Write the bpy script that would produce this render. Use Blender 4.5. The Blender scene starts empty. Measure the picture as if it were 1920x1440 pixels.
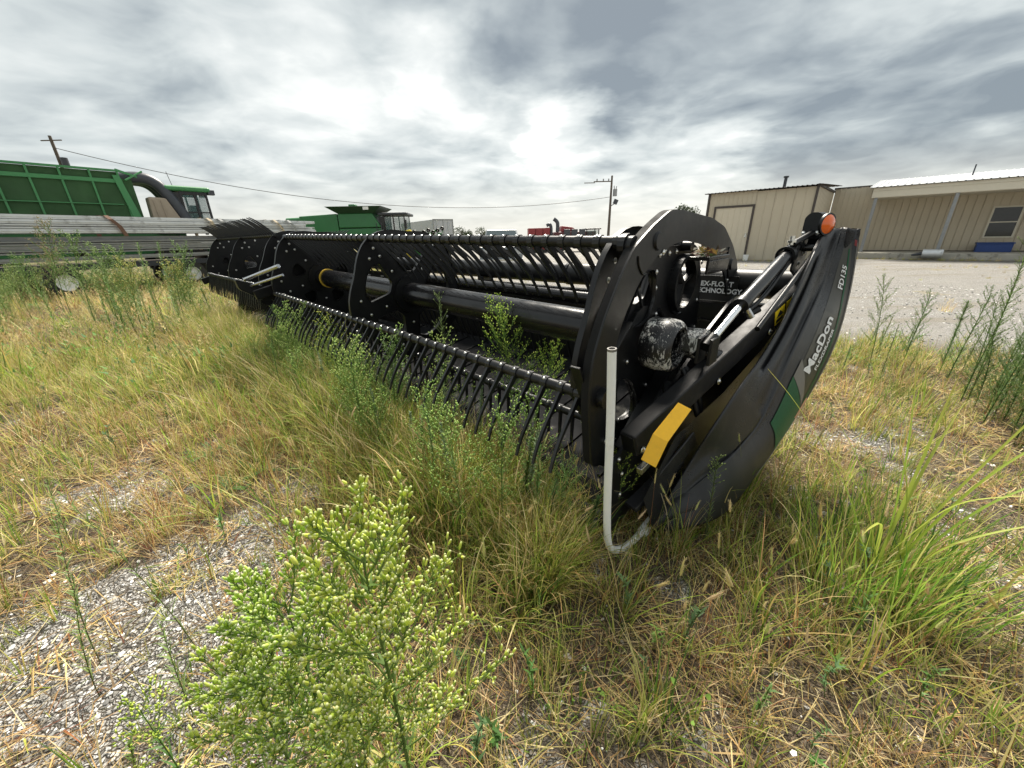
import bpy, bmesh, math, random
import numpy as np
from math import sin, cos, pi, radians as R
from mathutils import Vector, Matrix, noise
from mathutils.geometry import tessellate_polygon
random.seed(7); rnd = random.random
def ru(a, b): return a + (b - a) * rnd()
scene = bpy.context.scene
COL = scene.collection

# ------------------------------------------------------------------ camera
CAM_H = 1.5; PITCH = R(21.3); ROLL = R(1.4); FPX = 705.0
cd = bpy.data.cameras.new('camera'); cam = bpy.data.objects.new('camera', cd); COL.objects.link(cam)
cd.sensor_fit = 'HORIZONTAL'; cd.sensor_width = 36.0; cd.lens = 36.0 * FPX / 1920.0
cd.clip_start = 0.05; cd.clip_end = 2000
_r = Vector((1, 0, 0)); _u = Vector((0, sin(PITCH), cos(PITCH))); _f = Vector((0, cos(PITCH), -sin(PITCH)))
# the horizon climbs to the right: the camera is turned clockwise about its axis
cr = _r * cos(ROLL) - _u * sin(ROLL); cu = _u * cos(ROLL) + _r * sin(ROLL)
m = Matrix((cr, cu, -_f)).transposed().to_4x4(); m.translation = (0, 0, CAM_H)
cam.matrix_world = m
scene.camera = cam

# ------------------------------------------------------------------ world, sun, exposure
SUN_AZ = R(10); SUN_EL = R(52)
sd = bpy.data.lights.new('sun', 'SUN'); sd.energy = 1.5; sd.angle = R(22); sd.color = (1.0, 0.93, 0.82)
so = bpy.data.objects.new('sun', sd); COL.objects.link(so)
sdir = Vector((sin(SUN_AZ) * cos(SUN_EL), cos(SUN_AZ) * cos(SUN_EL), sin(SUN_EL)))
so.rotation_euler = (-sdir).to_track_quat('-Z', 'Y').to_euler()
vs = scene.view_settings
vs.view_transform = 'Standard'; vs.look = 'None'; vs.gamma = 1; vs.use_curve_mapping = False; vs.exposure = 2.85

class NT:
    """tiny node-tree helper"""
    def __init__(s, tree): s.t = tree; s.n = tree.nodes; s.l = tree.links
    def new(s, typ, **kw):
        n = s.n.new(typ)
        for k, v in kw.items(): setattr(n, k, v)
        return n
    def put(s, sock, v):
        if isinstance(v, bpy.types.NodeSocket): s.l.new(v, sock)
        elif v is not None: sock.default_value = v
    def math(s, op, a, b=None, c=None, clamp=False):
        n = s.new('ShaderNodeMath', operation=op); n.use_clamp = clamp
        s.put(n.inputs[0], a)
        if b is not None: s.put(n.inputs[1], b)
        if c is not None: s.put(n.inputs[2], c)
        return n.outputs[0]
    def vmath(s, op, a, b=None, scale=None):
        n = s.new('ShaderNodeVectorMath', operation=op)
        s.put(n.inputs[0], a)
        if b is not None: s.put(n.inputs[1], b)
        if scale is not None: s.put(n.inputs['Scale'], scale)
        return n.outputs['Value'] if op in ('DOT_PRODUCT', 'LENGTH') else n.outputs[0]
    def noise(s, vec, scale, detail=4, rough=.5, dist=0., col=False):
        n = s.new('ShaderNodeTexNoise'); s.put(n.inputs['Vector'], vec)
        n.inputs['Scale'].default_value = scale; n.inputs['Detail'].default_value = detail
        n.inputs['Roughness'].default_value = rough; n.inputs['Distortion'].default_value = dist
        return n.outputs['Color' if col else 'Fac']
    def voro(s, vec, scale, feature='F1', out='Distance'):
        n = s.new('ShaderNodeTexVoronoi', feature=feature); s.put(n.inputs['Vector'], vec)
        n.inputs['Scale'].default_value = scale
        return n.outputs[out]
    def ramp(s, fac, stops, interp='LINEAR'):
        n = s.new('ShaderNodeValToRGB'); s.put(n.inputs[0], fac); r = n.color_ramp; r.interpolation = interp
        while len(r.elements) > 1: r.elements.remove(r.elements[-1])
        r.elements[0].position = stops[0][0]; r.elements[0].color = c4(stops[0][1])
        for p, c in stops[1:]:
            e = r.elements.new(p); e.color = c4(c)
        return n.outputs[0]
    def mix(s, fac, a, b, blend='MIX'):
        n = s.new('ShaderNodeMix', data_type='RGBA', blend_type=blend); s.put(n.inputs[0], fac)
        s.put(n.inputs[6], c4(a) if isinstance(a, (tuple, list)) else a)
        s.put(n.inputs[7], c4(b) if isinstance(b, (tuple, list)) else b)
        return n.outputs[2]
    def step(s, x, a, b):
        n = s.new('ShaderNodeMapRange', interpolation_type='SMOOTHSTEP'); s.put(n.inputs[0], x)
        n.inputs[1].default_value = a; n.inputs[2].default_value = b
        return n.outputs[0]
def c4(c):
    if isinstance(c, (int, float)): c = (c, c, c)
    return tuple(c) if len(c) == 4 else tuple(c) + (1.0,)

w = bpy.data.worlds.new('World'); scene.world = w; w.use_nodes = True
T = NT(w.node_tree); T.n.clear()
tc = T.new('ShaderNodeTexCoord'); D = tc.outputs['Generated']
sky = T.new('ShaderNodeTexSky', sky_type='NISHITA'); sky.sun_disc = False
sky.sun_elevation = SUN_EL; sky.sun_rotation = SUN_AZ
sep = T.new('ShaderNodeSeparateXYZ'); T.l.new(D, sep.inputs[0]); Z = T.math('MAXIMUM', sep.outputs[2], 0.0)
den = T.math('ADD', Z, 0.16)
cmb = T.new('ShaderNodeCombineXYZ')
T.l.new(T.math('DIVIDE', sep.outputs[0], den), cmb.inputs[0]); T.l.new(T.math('DIVIDE', sep.outputs[1], den), cmb.inputs[1])
P = cmb.outputs[0]
warp = T.vmath('SCALE', T.vmath('SUBTRACT', T.noise(P, 0.9, 3, .5, col=True), (0.5, 0.5, 0.5)), scale=0.6)
PW = T.vmath('ADD', P, warp)
n_big = T.noise(PW, 1.15, 5, .55)
n_mid = T.noise(PW, 2.9, 5, .48, 0.3)
n_fine = T.noise(PW, 8.0, 5, .6)
base = T.math('ADD', T.math('MULTIPLY', n_big, 0.75), T.math('ADD', T.math('MULTIPLY', n_mid, 0.60), T.math('MULTIPLY', n_fine, 0.06)))
base = T.math('MULTIPLY', T.math('SUBTRACT', base, 0.705), 1.65)      # about -0.5 .. 0.5
dwarp = T.vmath('SCALE', T.vmath('SUBTRACT', T.noise(P, 1.7, 5, .6, col=True), (0.5, 0.5, 0.5)), scale=0.22)
DW = T.vmath('NORMALIZE', T.vmath('ADD', D, dwarp))
def blob(d, deg, amp, sharp=0.15):
    v = Vector(d).normalized()
    dp = T.vmath('DOT_PRODUCT', DW, tuple(v))
    return T.math('MULTIPLY', T.step(dp, cos(R(deg)), 1.0 - (1 - cos(R(deg))) * sharp), amp)
val = T.math('ADD', base, 0.52)
for d, deg, amp in [((.13, .964, .18), 7, .42), ((-.12, .93, .29), 8, .25), ((-.26, .92, .31), 9, .16), ((-.40, .86, .30), 10, .12), ((.03, .96, .22), 6, .2), ((.60, .70, .36), 9, .3), ((.36, .93, .08), 12, .2),
                    ((.10, .93, .36), 14, -.30), ((.30, .90, .27), 13, -.26), ((.68, .70, .21), 18, -.34), ((-.03, .92, .40), 9, -.14), ((-.62, .70, .30), 22, -.02), ((-.25, .93, .12), 12, -.05), ((.05, .99, .02), 30, .08), ((.45, .8, .3), 12, -.15)]:
    val = T.math('ADD', val, blob(d, deg, amp))
cloud = T.ramp(val, [(0.0, (.225, .262, .29)), (.25, (.36, .402, .418)), (.5, (.55, .592, .588)), (.75, (.73, .757, .738)), (1.0, (.96, .965, .92))])
hz = T.step(Z, 0.16, 0.0)
cloud = T.mix(T.math('MULTIPLY', hz, 0.80), cloud, (.76, .745, .68))
bg1 = T.new('ShaderNodeBackground'); T.l.new(sky.outputs[0], bg1.inputs[0]); bg1.inputs[1].default_value = 0.05
bg2 = T.new('ShaderNodeBackground'); T.l.new(cloud, bg2.inputs[0]); bg2.inputs[1].default_value = 0.166
mx = T.new('ShaderNodeMixShader'); mx.inputs[0].default_value = 0.975
T.l.new(bg1.outputs[0], mx.inputs[1]); T.l.new(bg2.outputs[0], mx.inputs[2])
ow = T.new('ShaderNodeOutputWorld'); T.l.new(mx.outputs[0], ow.inputs[0])

# ------------------------------------------------------------------ materials
MATS = {}
def mat(name, color, rough=.6, metal=0., var=.0, vscale=8., bump=0., bscale=60., color2=None, c2=(.45, .6), spec=.5, c2scale=6., coord='Object', bdist=.01):
    m_ = bpy.data.materials.new(name); m_.use_nodes = True; t = NT(m_.node_tree)
    b = t.n['Principled BSDF']; b.inputs['Roughness'].default_value = rough; b.inputs['Metallic'].default_value = metal
    b.inputs['Specular IOR Level'].default_value = spec
    o = t.new('ShaderNodeTexCoord').outputs[coord]
    c = c4(color)
    if var:
        n = t.noise(o, vscale, 4, .6)
        c = t.mix(n, tuple(x * (1 - var) for x in color), tuple(min(1, x * (1 + var)) for x in color))
        r_ = t.new('ShaderNodeMapRange'); t.l.new(t.noise(o, vscale * 2.3, 4, .6), r_.inputs[0])
        r_.inputs[3].default_value = max(.03, rough - .15); r_.inputs[4].default_value = min(1, rough + .15)
        t.l.new(r_.outputs[0], b.inputs['Roughness'])
    if color2 is not None:
        c = t.mix(t.step(t.noise(o, c2scale, 5, .65), *c2), c, color2)
    t.put(b.inputs['Base Color'], c)
    if bump:
        bn = t.new('ShaderNodeBump'); bn.inputs['Strength'].default_value = bump; bn.inputs['Distance'].default_value = bdist
        t.l.new(t.noise(o, bscale, 4, .6), bn.inputs['Height']); t.l.new(bn.outputs[0], b.inputs['Normal'])
    MATS[name] = m_
    return m_
def wet_plastic(name, color, rough):
    m_ = mat(name, color, rough, var=.25, vscale=5); t = NT(m_.node_tree); b = t.n['Principled BSDF']
    o = t.new('ShaderNodeTexCoord').outputs['Object']
    v = t.voro(o, 95); big = t.step(t.noise(o, 3.2, 4, .6), .52, .6)
    drop = t.math('MULTIPLY', t.step(v, .38, .2), big)
    bn = t.new('ShaderNodeBump'); bn.inputs['Strength'].default_value = .55; bn.inputs['Distance'].default_value = .002
    h = t.math('ADD', drop, t.math('MULTIPLY', t.noise(o, 420, 2, .5), .35)); t.l.new(h, bn.inputs['Height'])
    t.l.new(bn.outputs[0], b.inputs['Normal'])
    mp = t.new('ShaderNodeMapping'); t.l.new(o, mp.inputs[0]); mp.inputs['Scale'].default_value = (1, 1, .22)
    streak = t.step(t.noise(mp.outputs[0], 22, 5, .65), .52, .75); dust = t.step(t.noise(o, 2.6, 6, .7), .46, .72)
    dd = t.math('ADD', t.math('MULTIPLY', dust, .12), t.math('MULTIPLY', streak, .13), clamp=True)
    scr = t.step(t.voro(t.vmath('MULTIPLY', o, (3, 40, 9)), 3, 'DISTANCE_TO_EDGE'), .018, .004)
    dd = t.math('ADD', dd, t.math('MULTIPLY', t.math('MULTIPLY', scr, t.step(t.noise(o, 5, 3, .5), .58, .66)), .5), clamp=True)
    t.l.new(t.mix(dd, color, (.105, .098, .085)), b.inputs['Base Color'])
    r_ = t.math('SUBTRACT', t.math('ADD', rough - .06, t.math('MULTIPLY', t.noise(o, 9, 4, .6), .16)), t.math('MULTIPLY', drop, .28))
    t.l.new(r_, b.inputs['Roughness'])
    return m_
BLK = mat('black_paint', (.006, .0063, .0072), .38, spec=.38, var=.3, vscale=6, color2=(.038, .036, .032), c2=(.60, .85), c2scale=7, bump=.12, bscale=260, bdist=.002)
BLKG = mat('black_gloss_paint', (.007, .007, .008), .24, spec=.45, var=.3, vscale=3, color2=(.04, .04, .04), c2=(.6, .8), c2scale=4)
PLA = wet_plastic('black_textured_plastic', (.0135, .014, .016), .40)
TIN = mat('black_tine_plastic', (.012, .0125, .014), .38, var=.2, vscale=10)
BOLT = mat('zinc_bolt', (.72, .72, .70), .28, 1.)
STEEL = mat('bright_steel', (.55, .56, .57), .25, 1., var=.15)
CHROME = mat('chrome_rod', (.85, .85, .86), .12, 1.)
BELT = mat('draper_belt_rubber', (.013, .0135, .015), .85, spec=.12, var=.3, vscale=4, color2=(.14, .135, .12), c2=(.55, .75), c2scale=5)
ARMP = mat('satin_black_arm_paint', (.008, .008, .009), .55, spec=.28, var=.3, color2=(.04, .038, .034), c2=(.55, .8), c2scale=6)
DULL = mat('dull_black_iron', (.012, .012, .012), .8, spec=.15, var=.3)
WHITE = mat('white_plastic', (.86, .86, .84), .45, var=.05, vscale=20, color2=(.66, .64, .58), c2=(.55, .8), c2scale=18)
WLET = mat('white_lettering', (.8, .8, .8), .5)
YEL = mat('yellow_reflector', (.85, .47, .012), .4, var=.12, vscale=40, color2=(.42, .27, .08), c2=(.6, .8), c2scale=30)
YDEC = mat('yellow_decal', (.75, .55, .02), .45)
BDEC = mat('black_decal_print', (.02, .02, .02), .5)
ORING = mat('yellow_ring_paint', (.55, .36, .04), .5)
DKGREEN = mat('green_decal', (.006, .085, .032), .4, var=.35, vscale=60, spec=.3)
BRDEC = mat('olive_decal', (.045, .042, .032), .38, var=.4, vscale=3)
GREYDEC = mat('grey_decal', (.17, .16, .145), .45, var=.2, vscale=8)
AMBER = mat('amber_lens', (.85, .14, .01), .18); AMBER.node_tree.nodes['Principled BSDF'].inputs['Coat Weight'].default_value = .6
GREEN = mat('green_machine_paint', (.032, .16, .05), .38, var=.15, vscale=2, color2=(.05, .10, .045), c2=(.6, .8), c2scale=1.5)
GREENL = mat('green_frame_paint', (.05, .22, .075), .5, var=.15, vscale=2)
GMESH = mat('dark_green_mesh', (.030, .085, .028), .8, var=.5, vscale=1.2, bump=.6, bscale=40)
YPAINT = mat('yellow_machine_paint', (.7, .55, .05), .5, var=.15)
DGREY = mat('dark_grey_duct', (.045, .05, .06), .45, var=.3, vscale=2)
BEIGE = mat('beige_tank_plastic', (.34, .28, .21), .6, var=.1)
GALV = mat('galvanised_steel', (.62, .64, .65), .42, .5, var=.25, vscale=1.6, color2=(.25, .25, .245), c2=(.5, .75), c2scale=2.5)
GALVD = mat('weathered_galvanised_steel', (.27, .275, .27), .55, .5, var=.3, vscale=2.2)
RUSTY = mat('rusty_strap', (.17, .095, .065), .8, var=.3)
STRAP = mat('cream_strap', (.50, .42, .30), .8, var=.2, color2=(.08, .07, .06), c2=(.56, .62), c2scale=14)
GSTRAP = mat('grey_strap', (.30, .31, .31), .7, var=.2)
NAVY = mat('dark_trailer_paint', (.018, .022, .032), .5, var=.3)
TYRE = mat('tyre_rubber', (.03, .029, .027), .85, var=.3, bump=.4, bscale=20)
RED = mat('dull_red_paint', (.22, .025, .028), .55, var=.2, vscale=1)
DRED = mat('dark_red_paint', (.09, .018, .02), .5, var=.2)
VAN = mat('white_trailer_panel', (.42, .43, .44), .55, var=.12, vscale=1)
PICK = mat('grey_truck_paint', (.20, .22, .24), .35, var=.1)
TRIM = mat('brown_metal_trim', (.060, .048, .042), .6, var=.2)
WALL = mat('tan_metal_siding', (.50, .44, .335), .62, var=.09, vscale=.8, color2=(.40, .35, .27), c2=(.58, .8), c2scale=.7)
DOORM = mat('pale_tan_door_metal', (.58, .52, .41), .6, var=.08, vscale=1.5)
ROOF = mat('galvalume_roofing', (.36, .375, .39), .75, .0, spec=.2, var=.12, vscale=1)
FASC = mat('cream_fascia', (.64, .59, .48), .6, var=.06)
POST = mat('grey_post_paint', (.26, .27, .28), .6, var=.2)
CONC = mat('concrete', (.38, .36, .31), .85, var=.25, vscale=3, color2=(.14, .13, .11), c2=(.55, .7), c2scale=2.2, bump=.3)
WFRAME = mat('cream_window_frame', (.60, .56, .46), .6)
BLUE = mat('blue_plastic', (.015, .05, .20), .5, var=.15)
WOOD = mat('weathered_pole_wood', (.105, .085, .068), .85, var=.3, vscale=4)
WIRE = mat('black_wire', (.07, .07, .07), .6)
BARK = mat('tree_bark', (.08, .06, .045), .9, var=.3)
def glass(name, tint, rough=.05, alpha=.5):
    m_ = bpy.data.materials.new(name); m_.use_nodes = True; t = NT(m_.node_tree); b = t.n['Principled BSDF']
    b.inputs['Base Color'].default_value = c4(tint); b.inputs['Roughness'].default_value = rough; b.inputs['Alpha'].default_value = alpha
    return m_
CABG = glass('cab_glass', (.10, .20, .19), .05, .28)
WING = glass('window_glass', (.03, .035, .04), .06, .92)
TRUCKG = glass('windscreen_glass', (.10, .13, .14), .06, .85)

def splash_mat():
    m_ = mat('black_paint_with_white_splashes', (.012, .012, .014), .3); t = NT(m_.node_tree); b = t.n['Principled BSDF']
    o = t.new('ShaderNodeTexCoord').outputs['Object']
    mp = t.new('ShaderNodeMapping'); t.l.new(o, mp.inputs[0]); mp.inputs['Scale'].default_value = (1, 1, .22)
    n1 = t.noise(mp.outputs[0], 85, 6, .75, .6); n2 = t.noise(o, 9, 3, .5)
    f = t.step(t.math('ADD', n1, t.math('MULTIPLY', n2, .55)), .80, .86)
    t.l.new(t.mix(f, (.014, .014, .016), (.72, .71, .67)), b.inputs['Base Color'])
    t.l.new(t.math('ADD', .3, t.math('MULTIPLY', f, .4)), b.inputs['Roughness'])
    return m_
SPLASH = splash_mat()

def veg_mat(name, rough=.55, trans=.42, dirt=.25):
    m_ = bpy.data.materials.new(name); m_.use_nodes = True; t = NT(m_.node_tree); t.n.clear()
    a = t.new('ShaderNodeAttribute', attribute_name='Col'); oi = t.new('ShaderNodeObjectInfo')
    h = t.new('ShaderNodeHueSaturation'); t.l.new(a.outputs['Color'], h.inputs['Color'])
    rr = oi.outputs['Random']
    t.l.new(t.math('ADD', .485, t.math('MULTIPLY', rr, .03)), h.inputs['Hue'])
    t.l.new(t.math('ADD', 1.05 - dirt, t.math('MULTIPLY', t.math('FRACT', t.math('MULTIPLY', rr, 17.3)), 2 * dirt)), h.inputs['Value'])
    b = t.new('ShaderNodeBsdfPrincipled'); b.inputs['Roughness'].default_value = rough; b.inputs['Specular IOR Level'].default_value = .3
    tr = t.new('ShaderNodeBsdfTranslucent'); mxx = t.new('ShaderNodeMixShader'); mxx.inputs[0].default_value = trans
    t.l.new(h.outputs[0], b.inputs['Base Color']); t.l.new(h.outputs[0], tr.inputs[0])
    t.l.new(b.outputs[0], mxx.inputs[1]); t.l.new(tr.outputs[0], mxx.inputs[2])
    o = t.new('ShaderNodeOutputMaterial'); t.l.new(mxx.outputs[0], o.inputs[0])
    return m_
VEG = veg_mat('plant_leaf', dirt=.32); VEG1 = veg_mat('plant_leaf_single', dirt=0.)
STONE = veg_mat('gravel_stone', .8, 0., .35)

# ------------------------------------------------------------------ frames and builders
AZ = R(45.5)                       # the machine and the building share one direction on the ground
FRAME_ROT = AZ - pi / 2            # their local X runs towards the near right, Y away to the far right
def F(u, v, z): return Vector((-u, v, z))          # yard frame: u leftwards along the machine, v away across it
def frame_to_world(p, rot): c, s = cos(rot), sin(rot); return Vector((p[0] * c - p[1] * s, p[0] * s + p[1] * c, p[2]))
def props(o, label=None, cat=None, group=None, kind=None):
    if label: o['label'] = label
    if cat: o['category'] = cat
    if group: o['group'] = group
    if kind: o['kind'] = kind
    return o
class Thing:
    def __init__(s, name, label, cat, org=(0, 0, 0), rot=FRAME_ROT, group=None):
        s.org = Vector(org); s.o = bpy.data.objects.new(name, None); COL.objects.link(s.o); s.o.empty_display_size = .2
        s.o.location = frame_to_world(s.org, rot); s.o.rotation_euler = (0, 0, rot)
        props(s.o, label, cat, group)
class MB:
    def __init__(s): s.v = []; s.f = []; s.m = []; s.s = []; s.cur = 0; s.c = []
    def add(s, vs_, fs, smooth=False, col=None):
        n = len(s.v); s.v += [tuple(p) for p in vs_]
        for f in fs: s.f.append([i + n for i in f]); s.m.append(s.cur); s.s.append(smooth)
        if col is not None: s.c += [c4(col)] * (len(s.v) - len(s.c))
        return s
    def box(s, c, size, M=None):
        c = Vector(c); hx, hy, hz_ = [x / 2 for x in size]
        p = [Vector((x, y, z)) for x in (-hx, hx) for y in (-hy, hy) for z in (-hz_, hz_)]
        if M is not None: p = [M @ q for q in p]
        return s.add([q + c for q in p], [(0, 1, 3, 2), (4, 6, 7, 5), (0, 4, 5, 1), (2, 3, 7, 6), (0, 2, 6, 4), (1, 5, 7, 3)])
    def bb(s, a, b):
        return s.box([(x + y) / 2 for x, y in zip(a, b)], [abs(x - y) for x, y in zip(a, b)])
    def beam(s, a, b, w_, h, up=(0, 0, 1)):
        a = Vector(a); b = Vector(b); d = (b - a); L = d.length; d.normalize(); x = d.cross(Vector(up)).normalized(); z = x.cross(d)
        return s.box((a + b) / 2, (w_, L, h), Matrix((x, d, z)).transposed())
    def tube(s, pts, r, n=8, cap=True, col=None, smooth=True):
        pts = [Vector(p) for p in pts]; k = len(pts)
        rs = r if isinstance(r, (list, tuple)) else [r] * k
        vs_ = []; prev = None
        for i, p in enumerate(pts):
            d = (pts[min(i + 1, k - 1)] - pts[max(i - 1, 0)]).normalized()
            if prev is None:
                a = Vector((0, 0, 1)) if abs(d.z) < .9 else Vector((1, 0, 0)); x = d.cross(a).normalized()
            else: x = (prev - d * prev.dot(d)).normalized()
            prev = x; y = d.cross(x)
            vs_ += [p + (x * cos(2 * pi * j / n) + y * sin(2 * pi * j / n)) * rs[i] for j in range(n)]
        fs = [(i * n + j, i * n + (j + 1) % n, (i + 1) * n + (j + 1) % n, (i + 1) * n + j) for i in range(k - 1) for j in range(n)]
        s.add(vs_, fs, smooth, col)
        if cap:
            s.add(vs_[:n][::-1], [tuple(range(n))], False, col); s.add(vs_[-n:], [tuple(range(n))], False, col)
        return s
    def ring(s, c, axis, r0, r1, L, n=24):
        """thick ring or disc (r0 = inner radius) along axis"""
        c = Vector(c); a = Vector(axis).normalized(); x = a.orthogonal().normalized(); y = a.cross(x); vs_ = []
        for h in (-L / 2, L / 2):
            for r in (r0, r1): vs_ += [c + a * h + (x * cos(2 * pi * j / n) + y * sin(2 * pi * j / n)) * r for j in range(n)]
        fs = []
        for j in range(n):
            k = (j + 1) % n
            fs += [(n + j, n + k, 3 * n + k, 3 * n + j), (j, 2 * n + j, 2 * n + k, k), (j, k, n + k, n + j), (2 * n + j, 3 * n + j, 3 * n + k, 2 * n + k)]
        return s.add(vs_, fs, False)
    def prism(s, poly, fn, t0, t1, holes=()):
        """2D outline with holes; fn(a, b, t) -> 3D"""
        loops = [list(poly)] + [list(h) for h in holes]; flat = [p for l in loops for p in l]; n = len(flat)
        tris = tessellate_polygon([[Vector((p[0], p[1], 0)) for p in l] for l in loops])
        vs_ = [fn(p[0], p[1], t0) for p in flat] + [fn(p[0], p[1], t1) for p in flat]
        fs = [tuple(t) for t in tris] + [tuple(i + n for i in t)[::-1] for t in tris]; k = 0
        for l in loops:
            m_ = len(l); fs += [(k + i, k + (i + 1) % m_, n + k + (i + 1) % m_, n + k + i) for i in range(m_)]; k += m_
        return s.add(vs_, fs)
    def dome(s, c, axis, r, h=None, n=8):
        c = Vector(c); a = Vector(axis).normalized(); x = a.orthogonal().normalized(); y = a.cross(x); h = h or r
        vs_ = [c + (x * cos(2 * pi * j / n) + y * sin(2 * pi * j / n)) * r for j in range(n)]
        vs_ += [c + a * h * .7 + (x * cos(2 * pi * j / n) + y * sin(2 * pi * j / n)) * r * .7 for j in range(n)] + [c + a * h]
        fs = [(j, (j + 1) % n, n + (j + 1) % n, n + j) for j in range(n)] + [(n + j, n + (j + 1) % n, 2 * n) for j in range(n)]
        return s.add(vs_, fs, True)
    def grid(s, rows, smooth=True):
        n = len(rows[0]); vs_ = [p for r in rows for p in r]
        return s.add(vs_, [(i * n + j, i * n + j + 1, (i + 1) * n + j + 1, (i + 1) * n + j) for i in range(len(rows) - 1) for j in range(n - 1)], smooth)
    def mesh(s, name, mats, org=(0, 0, 0)):
        me = bpy.data.meshes.new(name); o = Vector(org)
        me.from_pydata([(v[0] - o[0], v[1] - o[1], v[2] - o[2]) for v in s.v], [], s.f)
        for m_ in (mats if isinstance(mats, (list, tuple)) else [mats]): me.materials.append(m_)
        me.polygons.foreach_set('material_index', s.m); me.polygons.foreach_set('use_smooth', s.s)
        if s.c:
            at = me.color_attributes.new('Col', 'FLOAT_COLOR', 'POINT')
            at.data.foreach_set('color', [x for c in s.c for x in c])
        me.update()
        if not s.c:
            bm = bmesh.new(); bm.from_mesh(me); bmesh.ops.recalc_face_normals(bm, faces=bm.faces); bm.to_mesh(me); bm.free()
        return me
    def build(s, name, mats, parent, bevel=0, label=None, kind=None, seg=2):
        org = parent.org if isinstance(parent, Thing) else (parent['_org'] if parent is not None else (0, 0, 0))
        o = bpy.data.objects.new(name, s.mesh(name, mats, org)); COL.objects.link(o)
        if parent is not None:
            o.parent = parent.o if isinstance(parent, Thing) else parent
            ORG[o.name] = Vector(org)
        if bevel:
            b = o.modifiers.new('bevel', 'BEVEL'); b.width = bevel; b.segments = seg; b.limit_method = 'ANGLE'; b.angle_limit = R(40)
        props(o, label, kind=kind)
        return Part(o, org)
ORG = {}
class Part:
    def __init__(s, o, org): s.o = o; s.org = Vector(org)
    def __getitem__(s, k): return s.org
def _build(s, name, mats, parent, bevel=0, label=None, kind=None, seg=2):
    org = parent.org if parent is not None else Vector((0, 0, 0))
    o = bpy.data.objects.new(name, s.mesh(name, mats, org)); COL.objects.link(o)
    if parent is not None: o.parent = parent.o
    if bevel:
        b = o.modifiers.new('bevel', 'BEVEL'); b.width = bevel; b.segments = seg; b.limit_method = 'ANGLE'; b.angle_limit = R(40)
    props(o, label, kind=kind)
    return Part(o, org)
MB.build = _build
def inst(name, me, parent, loc, rotm=None, label=None):
    """an object that shares its mesh with alike pieces"""
    o = bpy.data.objects.new(name, me); COL.objects.link(o); o.parent = parent.o
    p = Vector(loc) - parent.org
    o.matrix_local = Matrix.Translation(p) @ (rotm.to_4x4() if rotm is not None else Matrix())
    props(o, label); return o
def crom(P_, n):
    """catmull-rom through points"""
    P_ = [Vector(p) for p in P_]; out = []
    for i in range(len(P_) - 1):
        a, b, c, d = P_[max(i - 1, 0)], P_[i], P_[i + 1], P_[min(i + 2, len(P_) - 1)]
        for k in range(n):
            t = k / n; out.append(.5 * ((2 * b) + (c - a) * t + (2 * a - 5 * b + 4 * c - d) * t * t + (3 * b - a - 3 * c + d) * t ** 3))
    return out + [P_[-1]]
def txt(body, size, bold=0.):
    cu_ = bpy.data.curves.new('letters', 'FONT'); cu_.body = body; cu_.size = size; cu_.offset = bold; cu_.resolution_u = 3
    o = bpy.data.objects.new('letters', cu_); COL.objects.link(o); bpy.context.view_layer.update()
    me = bpy.data.meshes.new_from_object(o.evaluated_get(bpy.context.evaluated_depsgraph_get()))
    bpy.data.objects.remove(o); vs_ = [tuple(v.co) for v in me.vertices]; fs = [tuple(p.vertices) for p in me.polygons]
    bpy.data.meshes.remove(me); return vs_, fs

# ------------------------------------------------------------------ ground
def sstep(a, b, x):
    t = min(1, max(0, (x - a) / (b - a))); return t * t * (3 - 2 * t)
def nz(x, y, s, o=0.): return noise.fractal(Vector((x * s + o, y * s - o, o)), .6, 2.0, 4)   # about -1 .. 1
def to_uv(x, y): return -sin(AZ) * x + cos(AZ) * y, cos(AZ) * x + sin(AZ) * y
def blobm(x, y, cx, cy, rx, ry): return math.exp(-(((x - cx) / rx) ** 2 + ((y - cy) / ry) ** 2))
def lot_mask(x, y):
    """1 on the open gravel lot behind the machine, 0 in the overgrown strip"""
    u, v = to_uv(x, y)
    a = sstep(6.4, 8.2, v + nz(x, y, .35, 3) * 1.0 + max(0, u - 4) * -.25)
    b = sstep(-14, -11, x + nz(x, y, .2, 9) * 2)
    grow = sstep(27.6, 28.1, v) if u > -9 else 0
    return a * b * (1 - .0 * grow)
def bare_mask(x, y):
    """stony bare patches inside the weeds"""
    g = 1.25 * blobm(x, y, -1.55, 1.15, .62, .55) + 1.1 * blobm(x, y, -2.75, 2.1, .5, .28) + .6 * blobm(x, y, -1.0, .7, .4, .3)
    g += .45 * blobm(x, y, .25, .68, .45, .25) + .3 * blobm(x, y, .75, 1.25, .25, .2) + .3 * blobm(x, y, 2.5, 1.6, .8, .8)
    g += .42 * blobm(x, y, 2.3, 2.6, .9, .8) + .6 * blobm(x, y, 3.6, 4.6, 1.2, .8)
    return min(1, max(0, g + .55 * nz(x, y, 1.7, 1) + .35 * nz(x, y, 6, 8) - .1))
def gz(x, y): return .018 * nz(x, y, 1.1, 5) + .006 * nz(x, y, 6, 2)
def axis_vals():
    a = list(np.arange(-4.4, 4.4, .05)); s = .06; x = 4.4; out = []
    while x < 420: out.append(x); s *= 1.09; x += s
    return sorted([-o for o in out] + a + out)
gx = axis_vals(); gy = [y for y in axis_vals() if y > -60]
vs_ = []; lc = []
for y in gy:
    for x in gx:
        near = abs(x) < 9 and -2 < y < 12
        vs_.append((x, y, gz(x, y) if near else 0.)); lc += [lot_mask(x, y), bare_mask(x, y) if near else 0., sstep(0, 1, .5 + .5 * nz(x, y, .25, 7)), 1.]
nx = len(gx); fs = [(j * nx + i, j * nx + i + 1, (j + 1) * nx + i + 1, (j + 1) * nx + i) for j in range(len(gy) - 1) for i in range(nx - 1)]
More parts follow.
